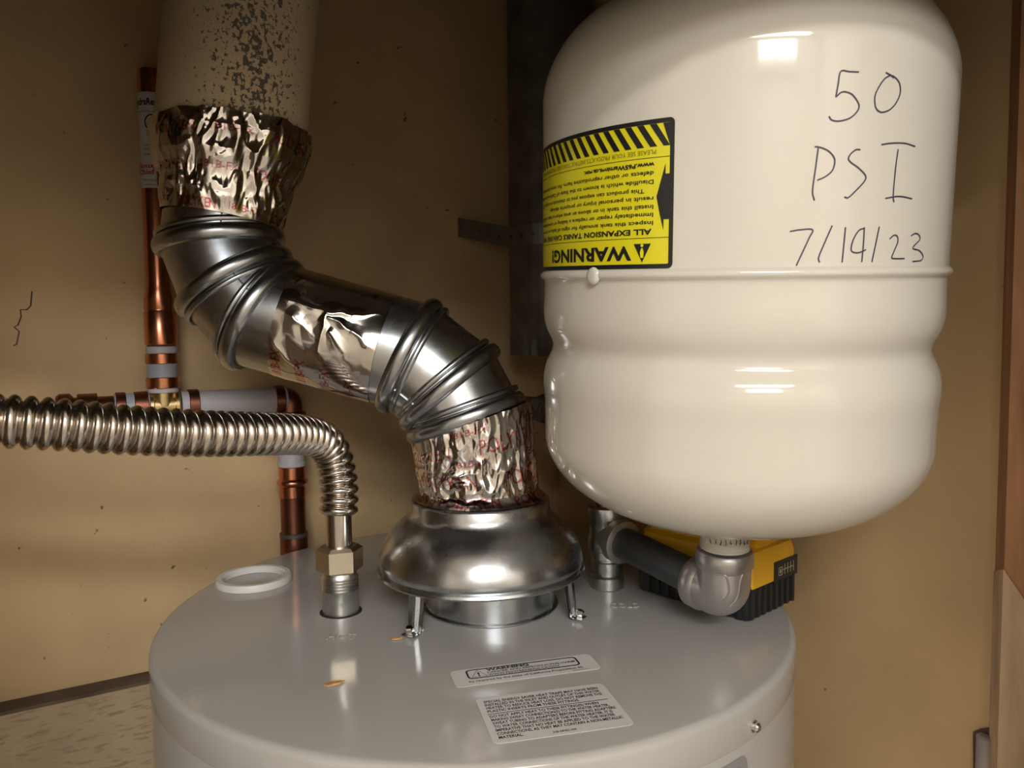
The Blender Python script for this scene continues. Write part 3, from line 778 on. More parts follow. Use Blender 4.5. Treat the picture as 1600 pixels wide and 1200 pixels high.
# ================================================================== DRAFT HOOD
hood = thing('draft_hood', Vector((FX, FY, T)), 'shiny galvanised bell shaped draft hood standing on thin legs over the flue', 'draft hood')
HX, HY = CAM.x - 0.0295, CAM.y + 0.679
hp = [(0.0860, 0.0325), (0.0915, 0.0318), (0.0930, 0.0335), (0.0922, 0.0355), (0.0900, 0.0362), (0.0912, 0.0390), (0.0912, 0.043), (0.0900, 0.0490), (0.0872, 0.0560), (0.0825, 0.0640), (0.0765, 0.0710), (0.0705, 0.0765), (0.0660, 0.0800), (0.0632, 0.0830), (0.0620, 0.0870), (0.0618, 0.0930), (0.0605, 0.0955), (0.0575, 0.0965), (0.0500, 0.0970), (0.0480, 0.0985), (0.0480, 0.1020)]
obj('bell', lathe((HX, HY, T), (0, 0, 1), hp, 96, capb=False), M['galv'], hood, smooth=50)
def leg(px, py, ang=None):
    if ang is None:
        f = on_z(px, py, T); ang = math.atan2(f.y - HY, f.x - HX); rf = math.hypot(f.x - HX, f.y - HY)
    else: rf = 0.088
    d = Vector((math.cos(ang), math.sin(ang), 0)); s = Vector((-d.y, d.x, 0)); up = Vector((0, 0, 1))
    c0 = Vector((HX, HY, T)); 
    top = c0 + d * 0.0860 + up * 0.0375; mid = c0 + d * (rf - 0.003) + up * 0.0030; foot = c0 + d * (rf + 0.007) + up * 0.0012
    V, F = [], []
    cs_ = [(-0.0085, 0), (-0.0045, 0), (-0.0015, 0.0022), (0.0015, 0.0022), (0.0045, 0), (0.0085, 0)]
    for p, wdt, rb in ((top, 1.0, 1), (top.lerp(mid, 0.5), 0.95, 1), (mid, 0.8, 1), (mid + d * 0.001 - up * 0.0016, 0.75, 0.4), (foot, 0.7, 0)):
        for x_, y_ in cs_: V.append(p + s * x_ * wdt + d * y_ * rb)
    for x_, y_ in cs_: pass
    n = 6
    for k in range(4):
        for i in range(n - 1): F.append((k * n + i, k * n + i + 1, (k + 1) * n + i + 1, (k + 1) * n + i))
    m0 = len(V); V += [v + d * -0.0008 - up * 0.0003 for v in V]
    F += [tuple(reversed([i + m0 for i in f])) for f in list(F)]
    lg = obj('leg', (V, F), M['galv'], hood, smooth=30)
    sc = c0 + d * (rf + 0.002) + up * 0.0016
    sg = lathe(sc, Vector((0, 0, 1)) + d * 0.25, [(0.0046, 0), (0.0048, 0.0014), (0.0036, 0.0018), (0.0039, 0.0052), (0.0030, 0.0062), (0.0012, 0.0062), (0.0010, 0.0045)], 6)
    obj('leg_screw', sg, M['chrome'], lg, smooth=25)
leg(644, 992); leg(901, 966); leg(0, 0, math.radians(101))

# ================================================================== VENT: elbows, pipe, foil, old flue
VD = 0.68
VR = 0.0492
J = [at(x_, y_, VD) for x_, y_ in ((735, 690), (728, 652), (703, 605), (640, 556), (412, 492), (368, 442), (344, 380), (350, 330))]
VBASE = J[0]
def seg_dir(i): return (J[i + 1] - J[i]).normalized()
def joint_normal(i):
    if i == 0: return seg_dir(0)
    if i == len(J) - 1: return seg_dir(i - 1)
    return (seg_dir(i - 1) + seg_dir(i)).normalized()
NSEG = 72
def section(i, d, r, refu):
    """where the cylinder about the line through J[i] along d meets the mitre plane of joint i"""
    n = joint_normal(i); u, v, _ = frame(d, refu)
    P = []
    for k in range(NSEG):
        a = 2 * PI * k / NSEG
        p = J[i] + (u * math.cos(a) + v * math.sin(a)) * r
        P.append(p + d * ((J[i] - p).dot(n) / d.dot(n)))
    return P
REF = -FWD
def gore(i, r0=VR, r1=VR, shrink=0.0):
    d = seg_dir(i)
    A = section(i, d, r0, REF); B = section(i + 1, d, r1, REF)
    V = []; steps = 6
    for s in range(steps + 1):
        t = s / steps
        V += [a.lerp(b, t) for a, b in zip(A, B)]
    F = []
    for s in range(steps):
        for k in range(NSEG):
            j = (k + 1) % NSEG; F.append((s * NSEG + k, s * NSEG + j, (s + 1) * NSEG + j, (s + 1) * NSEG + k))
    return V, F
def bead(i, shift=0.0, rb=0.0046, out=0.0012, flat=1.5):
    """raised band around joint i"""
    n = joint_normal(i); d = n
    C = []
    u, v, _ = frame(n, REF)
    pts_, outs = [], []
    da = seg_dir(max(i - 1, 0)); db = seg_dir(min(i, len(J) - 2))
    A = section(i, da, VR, REF)
    cen = sum(A, Vector()) / NSEG
    V, F = [], []
    for p in A:
        o_ = (p - cen); o_ = (o_ - n * o_.dot(n)).normalized()
        for k in range(12):
            a = 2 * PI * k / 12
            V.append(p + n * shift + o_ * (out + rb * math.cos(a)) + n * rb * flat * math.sin(a))
    for k in range(NSEG):
        k2 = (k + 1) % NSEG
        for q_ in range(12):
            q2 = (q_ + 1) % 12; F.append((k * 12 + q_, k * 12 + q2, k2 * 12 + q2, k2 * 12 + q_))
    return V, F
def seam(i, ang, t0=0.0, t1=1.0):
    """a folded lock seam along one gore"""
    d = seg_dir(i); k = int(ang / (2 * PI) * NSEG) % NSEG
    A = section(i, d, VR, REF); B = section(i + 1, d, VR, REF)
    p, q_ = A[k], B[k]; c = J[i]; n = (p - c) - d * (p - c).dot(d); n.normalize()
    s = d.cross(n)
    P = [p.lerp(q_, t0) , p.lerp(q_, t1)]
    return box((P[0] + P[1]) / 2 + n * 0.0004, (P[1] - P[0]) / 2, s * 0.0007, n * 0.0007)
low = thing('vent_elbow', J[1], 'galvanised adjustable vent elbow just above the draft hood', 'vent elbow')
obj('collar', gore(0), M['galv'], low)
obj('gore', gore(1), M['galv'], low)
obj('gore', gore(2), M['galv'], low)
for i, sh_ in ((1, 0), (2, 0), (3, 0)): obj('joint_bead', join(bead(i), bead(i, 0.0105 if i != 3 else -0.0105, 0.0022, 0.0006, 1.2)), M['galv_bead'], low)
obj('lock_seam', seam(2, 5.75), M['galv_bead'], low)
J3, J4 = J[3], J[4]
vp = thing('vent_pipe', J[3].lerp(J[4], 0.5) - Vector((0, 0, VR)), 'sloping galvanised vent pipe between the two elbows', 'vent pipe')
obj('pipe_wall', gore(3, VR - 0.0004, VR - 0.0004), M['galv'], vp)
upe = thing('vent_elbow', J[5], 'galvanised adjustable vent elbow below the old flue pipe', 'vent elbow')
obj('gore', gore(4), M['galv'], upe)
obj('gore', gore(5), M['galv'], upe)
obj('collar', gore(6), M['galv'], upe)
for i in (4, 5, 6): obj('joint_bead', join(bead(i), bead(i, -0.0105 if i == 5 else 0.0105, 0.0022, 0.0006, 1.2)), M['galv_bead'], upe)
obj('lock_seam', seam(6, 0.35), M['seam'], upe)
obj('lock_seam', seam(4, 0.30), M['seam'], upe)

# --- crumpled foil
def ridged(x_, y_, z_):
    return 1 - 2 * abs(noise.noise(Vector((x_, y_, z_))))
def crumple(u_, v_, seed, amp, su, sv):
    w1 = noise.noise(Vector((u_ * su * .6, v_ * sv * .6, seed + 9))) * 0.9
    w2 = noise.noise(Vector((u_ * su * .6 + 31, v_ * sv * .6, seed + 4))) * 0.9
    a = ridged(u_ * su + w1, v_ * sv + w2, seed); a = max(a, -0.2)
    b = ridged(u_ * su * 2.3 + w2 * 1.5, v_ * sv * 2.0 + w1 * 1.5, seed + 5)
    c = noise.noise(Vector((u_ * su * 5, v_ * sv * 5, seed + 2)))
    return amp * (0.75 * (a - 0.4) + 0.34 * (b - 0.4) + 0.07 * c)
def raster(texts, nu, nv, W, Hh):
    G = np.zeros((nv, nu), np.float32)
    for V, F in texts:
        for f in F:
            for t in range(1, len(f) - 1):
                P = np.array([V[f[0]], V[f[t]], V[f[t + 1]]]) / np.array([W, Hh]) * np.array([nu, nv])
                x0, y0 = np.floor(P.min(0)).astype(int); x1, y1 = np.ceil(P.max(0)).astype(int) + 1
                x0, y0 = max(x0, 0), max(y0, 0); x1, y1 = min(x1, nu), min(y1, nv)
                if x1 <= x0 or y1 <= y0: continue
                gx, gy = np.meshgrid(np.arange(x0, x1), np.arange(y0, y1))
                d0 = (P[1, 0] - P[0, 0]) * (gy - P[0, 1]) - (P[1, 1] - P[0, 1]) * (gx - P[0, 0])
                d1 = (P[2, 0] - P[1, 0]) * (gy - P[1, 1]) - (P[2, 1] - P[1, 1]) * (gx - P[1, 0])
                d2 = (P[0, 0] - P[2, 0]) * (gy - P[2, 1]) - (P[0, 1] - P[2, 1]) * (gx - P[2, 0])
                ins = ((d0 >= -.3) & (d1 >= -.3) & (d2 >= -.3)) | ((d0 <= .3) & (d1 <= .3) & (d2 <= .3))
                G[y0:y1, x0:x1][ins] = 1
    return G
def foil(name, surf, nu, nv, closed, disp, texts, W, Hh, label):
    V = []
    for j in range(nv):
        for i in range(nu):
            u_ = i / nu if closed else i / (nu - 1); v_ = j / (nv - 1)
            p, n = surf(u_, v_)
            V.append(p + n * disp(u_, v_))
    F = []
    for j in range(nv - 1):
        for i in range(nu if closed else nu - 1):
            i2 = (i + 1) % nu; F.append((j * nu + i, j * nu + i2, (j + 1) * nu + i2, (j + 1) * nu + i))
    o_ = obj(name, (V, F), M['foil'], smooth=180)
    at_ = o_.data.attributes.new('print', 'FLOAT', 'POINT')
    at_.data.foreach_set('value', raster(texts, nu, nv, W, Hh).ravel())
    return tag(o_, label, 'foil tape', 'strips of foil tape on the vent')
def cyc(u_, fn):            # make a field periodic in u by placing it on a circle
    return fn(math.cos(2 * PI * u_), math.sin(2 * PI * u_))
def crumple_c(u_, v_, seed, amp, ru, sv):
    c, s = math.cos(2 * PI * u_) * ru, math.sin(2 * PI * u_) * ru
    w1 = noise.noise(Vector((c * .7, s * .7, v_ * sv * .7 + seed))) * 0.8
    w2 = noise.noise(Vector((c * .7 + 17, s * .7, v_ * sv * .7 + seed))) * 0.8
    a = ridged(c + w1, s + w2, v_ * sv + seed)
    b = ridged(c * 1.9 + w2 * 2, s * 1.9 + w1 * 2, v_ * sv * 2.2 + seed + 40 + w1)
    d = ridged(c * 3.7 + w1 * 2, s * 3.7, v_ * sv * 3.3 + seed + 70)
    return amp * (0.72 * (a - 0.3) + 0.36 * (b - 0.3) + 0.12 * (d - .3))
# lower wrap, between hood and elbow
WB = Vector((HX, HY, T + 0.0965)); WT = at(737, 657, VD); N1 = joint_normal(1)
def low_surf(u_, v_):
    a = -PI / 2 + (u_ - 0.5) * 2 * PI
    c = WB.lerp(WT, v_); r = VR + 0.0014
    if v_ < 0.12:
        q_ = 1 - v_ / 0.12; r += 0.0085 * q_ ** 1.6; c = c.copy()
    d = Vector((math.cos(a), math.sin(a), 0))
    z_ = -(N1.x * d.x + N1.y * d.y) / N1.z * r * v_ ** 1.5
    return c + d * r + Vector((0, 0, z_)), d
Wf, Hf = 2 * PI * 0.05, (WT - WB).length
tx = []
for row in (0.62, 0.24):
    for c_ in range(4): tx.append(text2d('POLYKEN', (c_ * 0.25 + (0.02 if row > .5 else .08)) * Wf, row * Hf, 0.0115, 0.055, 0.0))
for row in (0.86, 0.50):
    for c_ in range(5): tx.append(text2d('181B-FX', (c_ * 0.2 + .05) * Wf, row * Hf, 0.005, 0.03))
for c_ in range(5): tx.append(text2d('POLYKEN', c_ * 0.2 * Wf, 0.02 * Hf, 0.006, 0.05, 0.02))
foil('foil_wrap', low_surf, 420, 150, True, lambda u_, v_: crumple_c(u_, v_, 3.3, 0.0042, 3.2, 1.9) * max(.05, min(1, 7 * v_ - .3)) + 0.0006, tx, Wf, Hf, 'crumpled foil tape with red print wrapped around the vent just above the draft hood')
# upper wrap, cone from elbow to flue
UA = at(348, 346, VD); UB = at(362.5, 208, VD)
ud = (UB - UA).normalized()
uu, uv_, _ = frame(ud, RIGHT)
def up_surf(u_, v_):
    a = (u_ - 0.5) * 2 * PI - PI / 2
    prof_ = np.interp(v_, [0, .2, .45, .62, .85, 1], [VR + .001, VR + .002, 0.0545, 0.0610, 0.0654, 0.0656])
    d = uu * math.cos(a) + (-FWD if False else uv_) * math.sin(a)
    c = UA.lerp(UB, v_)
    sl = ud * ((-0.0022 + 0.0080 * v_) * math.cos(a))
    edge = 0.0
    if v_ > 0.8:
        edge = (v_ - 0.8) / 0.2 * 0.0035 * noise.noise(Vector((math.cos(a) * 5, math.sin(a) * 5, 2.2)))
    return c + d * prof_ + sl + ud * edge, d
# which way is the front?  uv_ sign
fs = 1 if uv_.dot(FWD) > 0 else -1
uv_ = uv_ * fs
Wu, Hu = 2 * PI * 0.058, (UB - UA).length
tx = []
for row, off in ((0.78, 0.02), (0.05, 0.07), (0.42, 0.0)):
    for c_ in range(4): 
        tx.append(text2d('181B-FX', (c_ * .25 + off) * Wu, row * Hu, 0.0055, 0.030)); tx.append(text2d('POLYKEN', (c_ * .25 + off + .12) * Wu, row * Hu - .002, 0.0075, 0.036, .01))
def ud_(u_, v_):
    calm = 1.0 - 0.7 * max(0, min(1, (v_ - .45) / .2)) * max(0, min(1, (.50 - u_) / .1))
    h_ = crumple_c(u_, v_, 8.1, 0.0052, 3.1, 1.9) * calm * min(1, 4 * v_ + .1) + 0.0006
    h_ = min(h_, 0.0035)
    return max(h_, -0.0002) if v_ > .8 else h_
foil('foil_wrap', up_surf, 420, 160, True, ud_, tx, Wu, Hu, 'wide flared crumpled foil tape wrapped around the foot of the old beige flue')
# patch on the sloping pipe
pd3 = seg_dir(3)
pu, pv, _ = frame(pd3, -FWD)
upv = pd3.cross(pu); upv = upv if upv.z > 0 else -upv
pc = J[3].lerp(J[4], 0.5)
P0_ = at(529, 524, VD); P0_ = J[3] + pd3 * (P0_ - J[3]).dot(pd3)
PWd, PAng = 0.088, 2.75
def patch(u_, v_):
    # u along the pipe (picture left to right), v around from below to above
    ax = P0_ - pd3 * (u_ - 0.5) * PWd
    a = -1.45 + v_ * PAng
    d = (-FWD - pd3 * (-FWD).dot(pd3)).normalized() * math.cos(a) + upv * math.sin(a)
    return ax + d * (VR + 0.0002), d
PFOLD = [((0, 0), (-0.042, 0.003), 0.0022), ((0, 0), (0.020, 0.003), 0.0034), ((0.020, 0.003), (0.044, 0.013), 0.0020), ((0.002, -0.004), (0.024, -0.008), 0.0030), ((0.024, -0.008), (0.046, -0.020), 0.0018), ((0, 0), (0.001, -0.032), 0.0026), ((0.006, -0.014), (0.022, -0.028), 0.0020),
         ((-0.026, -0.010), (-0.006, -0.020), 0.0012), ((-0.024, 0.010), (-0.004, 0.004), 0.0016), ((-0.042, -0.030), (-0.014, -0.054), 0.0030)]
def pdsp(u_, v_):
    # folds running out from one pinch, calm elsewhere
    x_, y_ = (u_ - 0.47) * PWd, (v_ - 0.64) * PAng * VR
    x_ += 0.0022 * noise.noise(Vector((u_ * 9, v_ * 12, 3.1))); y_ += 0.0026 * noise.noise(Vector((u_ * 9, v_ * 12, 7.7)))
    h_ = 0.0
    for (ax_, ay_), (bx_, by_), hh_ in PFOLD:
        dx, dy = bx_ - ax_, by_ - ay_; t = max(0, min(1, ((x_ - ax_) * dx + (y_ - ay_) * dy) / (dx * dx + dy * dy)))
        dd = math.hypot(x_ - ax_ - dx * t, y_ - ay_ - dy * t)
        h_ = max(h_, hh_ * (1 - 0.45 * t) * math.exp(-dd / 0.0032))
    e_ = min(1, 10 * min(u_, 1 - u_) + .15)
    return 0.0003 + h_ * e_ + 0.0006 * max(0, noise.noise(Vector((u_ * 7, v_ * 9, 1.3)))) * e_
tx = []
for c_ in range(4):
    g = text2d('181B-FX', 0, 0, 0.008, 0.034, .02)
    x0_ = (0.03 + c_ * 0.24) * PWd; tx.append(([(x0_ + 0.008 - b_ * 1.0, a_ + (0.012 - 0.004 * c_)) for a_, b_ in g[0]], g[1]))
foil('foil_patch', patch, 170, 200, False, pdsp, tx, PWd, PAng * VR, 'square foil tape patch with a pinched crease on the sloping vent pipe')
# old flue pipe
FA, FB = at(362, 226, VD), at(384, -40, VD); fd = (FB - FA).normalized()
FT = FA + fd * ((H - FA.z) / fd.z)
flue = obj('flue_pipe', lathe(FA, fd, [(0.060, 0.0), (0.0638, 0.0), (0.0638, 0.03), (0.0645, 0.12), (0.0650, 0.25), (0.0650, (FT - FA).length - 0.005)], 96), M['flue'], origin=FA)
tag(flue, 'old beige mottled flue pipe rising to the ceiling, upper left', 'flue pipe')

# ================================================================== HOT FITTING AND CORRUGATED CONNECTOR
hb = on_z(533, 965, T); hc = Vector((hb.x, hb.y, 0)) + (Vector((hb.x, hb.y, 0)) - Vector((CAM.x, CAM.y, 0))).normalized() * 0.016
hot = thing('hot_nipple', Vector((hc.x, hc.y, T)), 'zinc hot water nipple rising from the heater beside the word HOT', 'pipe fitting')
zt = lambda py: z_at(533, py, (hc.x, hc.y))
zn0, zn1, zs = zt(892), zt(852), zt(800)
hp_ = [(0.0158, 0.0003), (0.0158, zn0 - T - 0.016)]
for k in range(5): hp_ += [(0.0160, zn0 - T - 0.0155 + k * 0.0026), (0.0148, zn0 - T - 0.0142 + k * 0.0026)]
hp_ += [(0.0140, zn0 - T)]
obj('nipple_body', lathe((hc.x, hc.y, T), (0, 0, 1), hp_, 48), M['zinc'], hot)
obj('fitting_hole', lathe((hc.x, hc.y, T), (0, 0, 1), [(0.0183, 0.0), (0.0183, 0.0002)], 40), M['hole'], heater)
con = thing('flexible_connector', Vector((hc.x, hc.y, zn0)), 'corrugated stainless flexible water connector curving from the hot nipple to the left', 'water connector')
# hexagonal nut, slightly domed
nh = zn1 - zn0
obj('union_nut', lathe((hc.x, hc.y, zn0), (0, 0, 1), [(0.0165, 0), (0.0202, 0.0025), (0.0202, nh - 0.0025), (0.0165, nh)], 6, hint=Matrix.Rotation(math.radians(34), 3, 'Z') @ Vector((CAM.x - hc.x, CAM.y - hc.y, 0))), M['nut'], con, smooth=20)
obj('smooth_cuff', lathe((hc.x, hc.y, zn1 - 0.001), (0, 0, 1), [(0.0112, 0), (0.0112, zs - zn1 + 0.006)], 40), M['steel'], con)
pth = [Vector((hc.x, hc.y, zs - 0.002)), at(530, 765, 0.668), at(526, 735, 0.668), at(518, 706, 0.664), at(500, 686, 0.652), at(470, 679, 0.628), at(420, 678, 0.590), at(360, 678, 0.560), at(300, 677, 0.535), at(200, 672, 0.505), at(100, 664, 0.48), at(20, 659, 0.465), at(-60, 655, 0.455), at(-220, 650, 0.44)]
sm = spline(pth, 40)
rs, SS = resample(sm, 0.0020)
for it in range(12):
    rs = [rs[0]] + [rs[q_] * 0.5 + (rs[q_ - 1] + rs[q_ + 1]) * 0.25 for q_ in range(1, len(rs) - 1)] + [rs[-1]]
PIT = 0.0086
rs, SS = resample(rs, PIT / 12)
rad_ = [0.0126 + 0.0042 * abs(math.sin(PI * q_ / PIT)) ** 0.75 for q_ in SS]
obj('corrugated_tube', tube(rs, rad_, 40), M['steel'], con, smooth=70)

# ================================================================== COPPER AND PEX ON THE LEFT WALL
PK = 1.036
def pl(px):                                   # point of the pipe line (in plan) seen at column px
    r = (px - 800) / 1200
    a_ = Vector((-0.2535, 0.874)); t = (r * a_.y - a_.x) / (WU.x - r * WU.y)
    return CAM.x + a_.x + WU.x * t, CAM.y + a_.y + WU.y * t
tx_, ty_ = pl(253.5)
zz = lambda py: z_at(253, py, (tx_, ty_))
ar = thing('hammer_arrester', Vector((tx_, ty_, zz(540))), 'upright copper water hammer arrester with a white label on the left wall', 'pipe fitting')
k_ = 0.772 / 1200
z0_ = zz(542)
apf = [(0.0130, zz(541) - z0_), (0.0158, zz(538) - z0_), (0.0160, zz(533) - z0_), (0.0160, zz(488) - z0_), (0.0152, zz(486) - z0_), (0.0150, zz(484) - z0_), (0.0155, zz(482) - z0_), (0.0150, zz(470) - z0_), (0.0152, zz(466) - z0_), (0.0135, zz(452) - z0_), (0.0128, zz(442) - z0_), (0.0128, zz(118) - z0_), (0.0118, zz(111) - z0_), (0.009, zz(109) - z0_)]
apf = [(r_ * PK * (0.96 if r_ > 0.0127 else 1), h_) for r_, h_ in apf]
obj('copper_body', lathe((tx_, ty_, z0_), (0, 0, 1), apf, 48), M['copper'], ar)
lz0, lz1 = zz(297), zz(149)
lb = obj('label_sleeve', lathe((tx_, ty_, lz0), (0, 0, 1), [(0.0132, 0), (0.0132, lz1 - lz0)], 48, capb=False, capt=False), M['paper'], ar)
fa = math.atan2(CAM.y - ty_, CAM.x - tx_)
def afn(x_, y_): 
    a = fa + x_ / 0.0134
    return Vector((tx_ + 0.01345 * math.cos(a), ty_ + 0.01345 * math.sin(a), lz0 + y_))
LHh = lz1 - lz0
yy = lambda py: (297 - py) / 148 * LHh
gk = [text2d('HydraRester', -0.004, yy(169), 0.0066, 0.034, 0.03, 'C'), text2d('water hammer arrester', -0.004, yy(180), 0.002, 0.024, 0, 'C'),
      cut_poly(ring2d([(0.0075 * math.cos(a * PI / 12), yy(196) + 0.0085 * math.sin(a * PI / 12)) for a in range(24)], [(0.0062 * math.cos(a * PI / 12), yy(196) + 0.0071 * math.sin(a * PI / 12)) for a in range(24)])),
      text2d('ASSE', 0, yy(199), 0.0034, 0.010, 0.03, 'C'), text2d('1010', 0, yy(219), 0.0028, 0.007, 0.02, 'C'),
      text2d('patents', -0.010, yy(232), 0.002, 0.012), text2d('pending', -0.010, yy(238), 0.002, 0.010), text2d('Series', -0.010, yy(246), 0.002, 0.007),
      text2d('Peculiar, MO', 0, yy(286), 0.002, 0.022, 0, 'C'), text2d('made in USA', 0, yy(293), 0.002, 0.018, 0, 'C')]
obj('label_print', join(*[mapped(g, afn) for g in gk]), M['ink'], lb, smooth=0)['kind'] = 'stuff'
obj('label_logo', join(*[mapped(g, afn) for g in (text2d('Sioux', -0.0085, yy(266), 0.005, 0.018, .03, 'C'), text2d('Chief', -0.0085, yy(276), 0.005, 0.018, .03, 'C'))]), M['red_ink'], lb, smooth=0)
# short vertical pex with crimp rings, then tee
def up_tube(name, zb, zt_, r, m_, parent, seg=40):
    r *= PK
    return obj(name, lathe((tx_, ty_, zb), (0, 0, 1), [(r - 0.0006, 0), (r, 0.0006), (r, zt_ - zb - 0.0006), (r - 0.0006, zt_ - zb)], seg), m_, parent)
zp = zz(634)
tp = thing('pex_tee', Vector((tx_, ty_, zp)), 'brass tee with crimped white pex stubs below the hammer arrester', 'tee')
up_tube('pex_sleeve', zz(612), zz(541), 0.0143, M['pex_grey'], tp)
up_tube('pex_lip', zz(552), zz(541.5), 0.0147, M['pex'], tp)
up_tube('pex_lip', zz(613), zz(606), 0.0147, M['pex'], tp)
for a_, b_ in ((568, 552), (606, 589)): up_tube('crimp_ring', zz(a_), zz(b_), 0.0157, M['copper'], tp)
up_tube('tee_branch', zp, zz(610), 0.0125, M['brass'], tp)
def hpt(s): return Vector((tx_, ty_, zp)) + WU * s
def side_tube(name, s0, s1, r, m_, parent, bev=0.0006):
    r *= PK
    return obj(name, lathe(hpt(s0), WU * (1 if s1 > s0 else -1), [(r - bev, 0), (r, bev), (r, abs(s1 - s0) - bev), (r - bev, abs(s1 - s0))], 40), m_, parent)
def s_at(px):
    x_, y_ = pl(px); return (Vector((x_, y_, 0)) - Vector((tx_, ty_, 0))).dot(WU)
obj('tee_run', lathe(hpt(s_at(230)), WU, [(0.011, 0), (0.0150, 0.001), (0.0150, 0.004), (0.0125, 0.005), (0.0125, s_at(270) - s_at(230)), (0.0165, s_at(271) - s_at(230)), (0.0165, s_at(276) - s_at(230)), (0.011, s_at(280) - s_at(230))], 40), M['brass'], tp)
side_tube('crimp_ring', s_at(207), s_at(229), 0.0157, M['copper_dark'], tp)
side_tube('pex_sleeve', s_at(176), s_at(231), 0.0143, M['pex_grey'], tp)
side_tube('crimp_ring', s_at(178), s_at(194), 0.0157, M['copper_dark'], tp)
stub = thing('copper_stub', hpt(s_at(130)), 'tarnished copper stub pipe to the left of the brass tee, behind the corrugated tube', 'pipe')
side_tube('stub_tube', s_at(88), s_at(175), 0.0125, M['copper_dark'], stub)
side_tube('stub_cap', s_at(84), s_at(112), 0.0165, M['copper_dark'], stub, 0.003)
side_tube('stub_sleeve', s_at(118), s_at(150), 0.0158, M['copper_dark'], stub)
px_ = thing('pex_pipe', hpt(s_at(360)), 'level white pex pipe between the brass tee and the copper elbow', 'pipe')
obj('pex_tube', lathe(hpt(s_at(281)), WU, [(0.0143, 0), (0.0143, s_at(445) - s_at(281))], 40), M['pex'], px_)
for a_, b_ in ((292, 308), (427, 441)): side_tube('crimp_ring', s_at(a_), s_at(b_), 0.0157, M['copper_dark'], px_)
# elbow and dropping pipe at column 460
ex_, ey_ = pl(451.5)
ze = lambda py: z_at(458, py, (ex_, ey_))
eE = Vector((ex_, ey_, zp))
ce_ = thing('copper_elbow', eE, 'dark copper elbow at the end of the white pex pipe', 'elbow')
arcp = [eE - WU * 0.019, eE - WU * 0.010, eE - WU * 0.003 - Vector((0, 0, 0.001)), eE + Vector((0, 0, -0.004)) - WU * 0.0005, eE - Vector((0, 0, 0.011)), eE - Vector((0, 0, 0.020))]
obj('elbow_body', tube(spline(arcp, 4), 0.0135, 32), M['copper_dark'], ce_)
obj('elbow_flange', lathe(eE - Vector((0, 0, 0.020)), (0, 0, 1), [(0.0140, 0), (0.0175, 0.001), (0.0175, 0.0045), (0.0140, 0.006)], 40), M['copper_dark'], ce_)
dr = thing('copper_drop_pipe', Vector((ex_, ey_, ze(860))), 'vertical copper pipe dropping behind the heater, left of the hot nipple', 'pipe')
def dt(name, a_, b_, r, m_):
    r *= PK
    return obj(name, lathe((ex_, ey_, ze(a_)), (0, 0, 1), [(r - 0.0006, 0), (r, 0.0006), (r, ze(b_) - ze(a_) - 0.0006), (r - 0.0006, ze(b_) - ze(a_))], 40), m_, dr)
dt('pex_tube', 735, 652, 0.0140, M['pex'])
dt('pex_lip', 728, 721, 0.0152, M['pex'])
dt('press_fitting', 776, 728, 0.0146, M['copper'])
obj('press_bead', lathe((ex_, ey_, ze(759)), (0, 0, 1), [(0.0146, 0)] + [(0.0146 + 0.0032 * math.sin(PI * k / 8), (ze(746) - ze(759)) * k / 8) for k in range(1, 8)] + [(0.0146, ze(746) - ze(759))], 40), M['copper'], dr)
dt('copper_tube', 1000, 770, 0.0136, M['copper_dark'])
dt('solder_coupling', 900, 833, 0.0150, M['copper_dark'])
dt('solder_band', 838, 831, 0.0153, M['oldpipe'])

# ================================================================== OLD GALVANISED VENT STUB AND STRAP IN THE CORNER
gx, gy = CAM.x + 0.0505, CAM.y + 0.985
zb_ = z_at(862, 556, (gx, gy - 0.05))
og = thing('galvanised_vent_stub', Vector((gx, gy, zb_)), 'dark old galvanised vent pipe hanging in the corner behind the tank', 'vent pipe')
V, F = [], []
NS = 96
hs_ = [0, 0.004, 0.02, 0.024, 0.4, H - zb_ - 0.002]
for k, h_ in enumerate(hs_):
    for i in range(NS):
        a = 2 * PI * i / NS
        crimp = 0.0016 * math.cos(a * 24) * (1 if h_ < 0.021 else 0)
        r = 0.0520 + crimp - (0.001 if h_ < 0.021 else 0)
        V.append(Vector((gx + r * math.cos(a), gy + r * math.sin(a), zb_ + h_)))
for k in range(len(hs_) - 1):
    for i in range(NS):
        j = (i + 1) % NS; F.append((k * NS + i, k * NS + j, (k + 1) * NS + j, (k + 1) * NS + i))
obj('pipe_wall', (V, F), M['oldpipe'], og)
# perforated strap: straight from the wall, then around the pipe
sA = wallpt(716, 355, 0.003)
cz = sA.z
cxy = Vector((gx, gy, 0)); sA2 = Vector((sA.x, sA.y, 0))
dv = cxy - sA2; dist = dv.length; RS = 0.0535
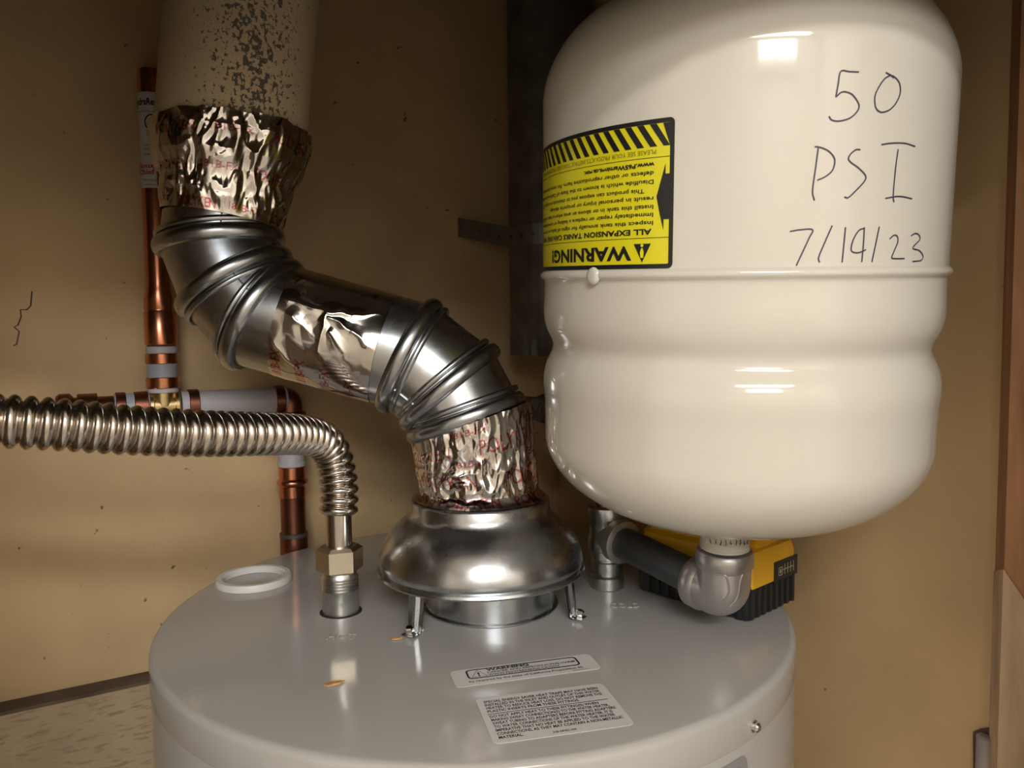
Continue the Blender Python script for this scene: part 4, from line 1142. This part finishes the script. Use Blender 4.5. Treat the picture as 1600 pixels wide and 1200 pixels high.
# tangent on the camera side
beta = math.acos(RS / dist); base = math.atan2(-dv.y, -dv.x)
cand = [base + beta, base - beta]
ta = min(cand, key=lambda a: gy + RS * math.sin(a))
plan = [sA2]
tp0 = cxy + Vector((math.cos(ta), math.sin(ta), 0)) * RS
nst = 24
plan = [sA2.lerp(tp0, k / nst) for k in range(nst)]
dirs = (tp0 - sA2).normalized()
sgn = 1 if dirs.dot(Vector((-math.sin(ta), math.cos(ta), 0))) > 0 else -1
for k in range(40): 
    a = ta + sgn * k * 0.06; plan.append(cxy + Vector((math.cos(a), math.sin(a), 0)) * RS)
def plan_at(s):
    acc = 0
    for a_, b_ in zip(plan, plan[1:]):
        L = (b_ - a_).length
        if acc + L >= s: return a_.lerp(b_, (s - acc) / L), (b_ - a_).normalized()
        acc += L
    return plan[-1], (plan[-1] - plan[-2]).normalized()
STL = sum((b_ - a_).length for a_, b_ in zip(plan, plan[1:]))
droop = lambda s: -0.020 * min(1, s / 0.085)
V, F = [], []
cell, hh = 0.0165, 0.0125
nc = int(STL / cell)
def spt(s, h_):
    p, t = plan_at(s); return Vector((p.x, p.y, cz + droop(s) + h_)) + Vector((t.y, -t.x, 0)) * 0.0006
for c_ in range(nc):
    s0, s1 = c_ * cell, (c_ + 1) * cell; sm_ = (s0 + s1) / 2
    outer = [(s0, -hh), (sm_, -hh), (s1, -hh), (s1, 0), (s1, hh), (sm_, hh), (s0, hh), (s0, 0)]
    inner = [(sm_ + 0.0027 * math.cos(a), 0.0027 * math.sin(a)) for a in [PI * 1.25 + PI / 4 * k for k in range(8)]]
    n = len(V)
    V += [spt(*q_) for q_ in outer] + [spt(*q_) for q_ in inner]
    for i in range(8):
        j = (i + 1) % 8; F.append((n + i, n + j, n + 8 + j, n + 8 + i))
sto = obj('pipe_strap', (V, F), M['strap'], smooth=0)
sd = sto.modifiers.new('thick', 'SOLIDIFY'); sd.thickness = 0.0012
tag(sto, 'dark perforated steel strap holding the old vent pipe to the left wall', 'strap')
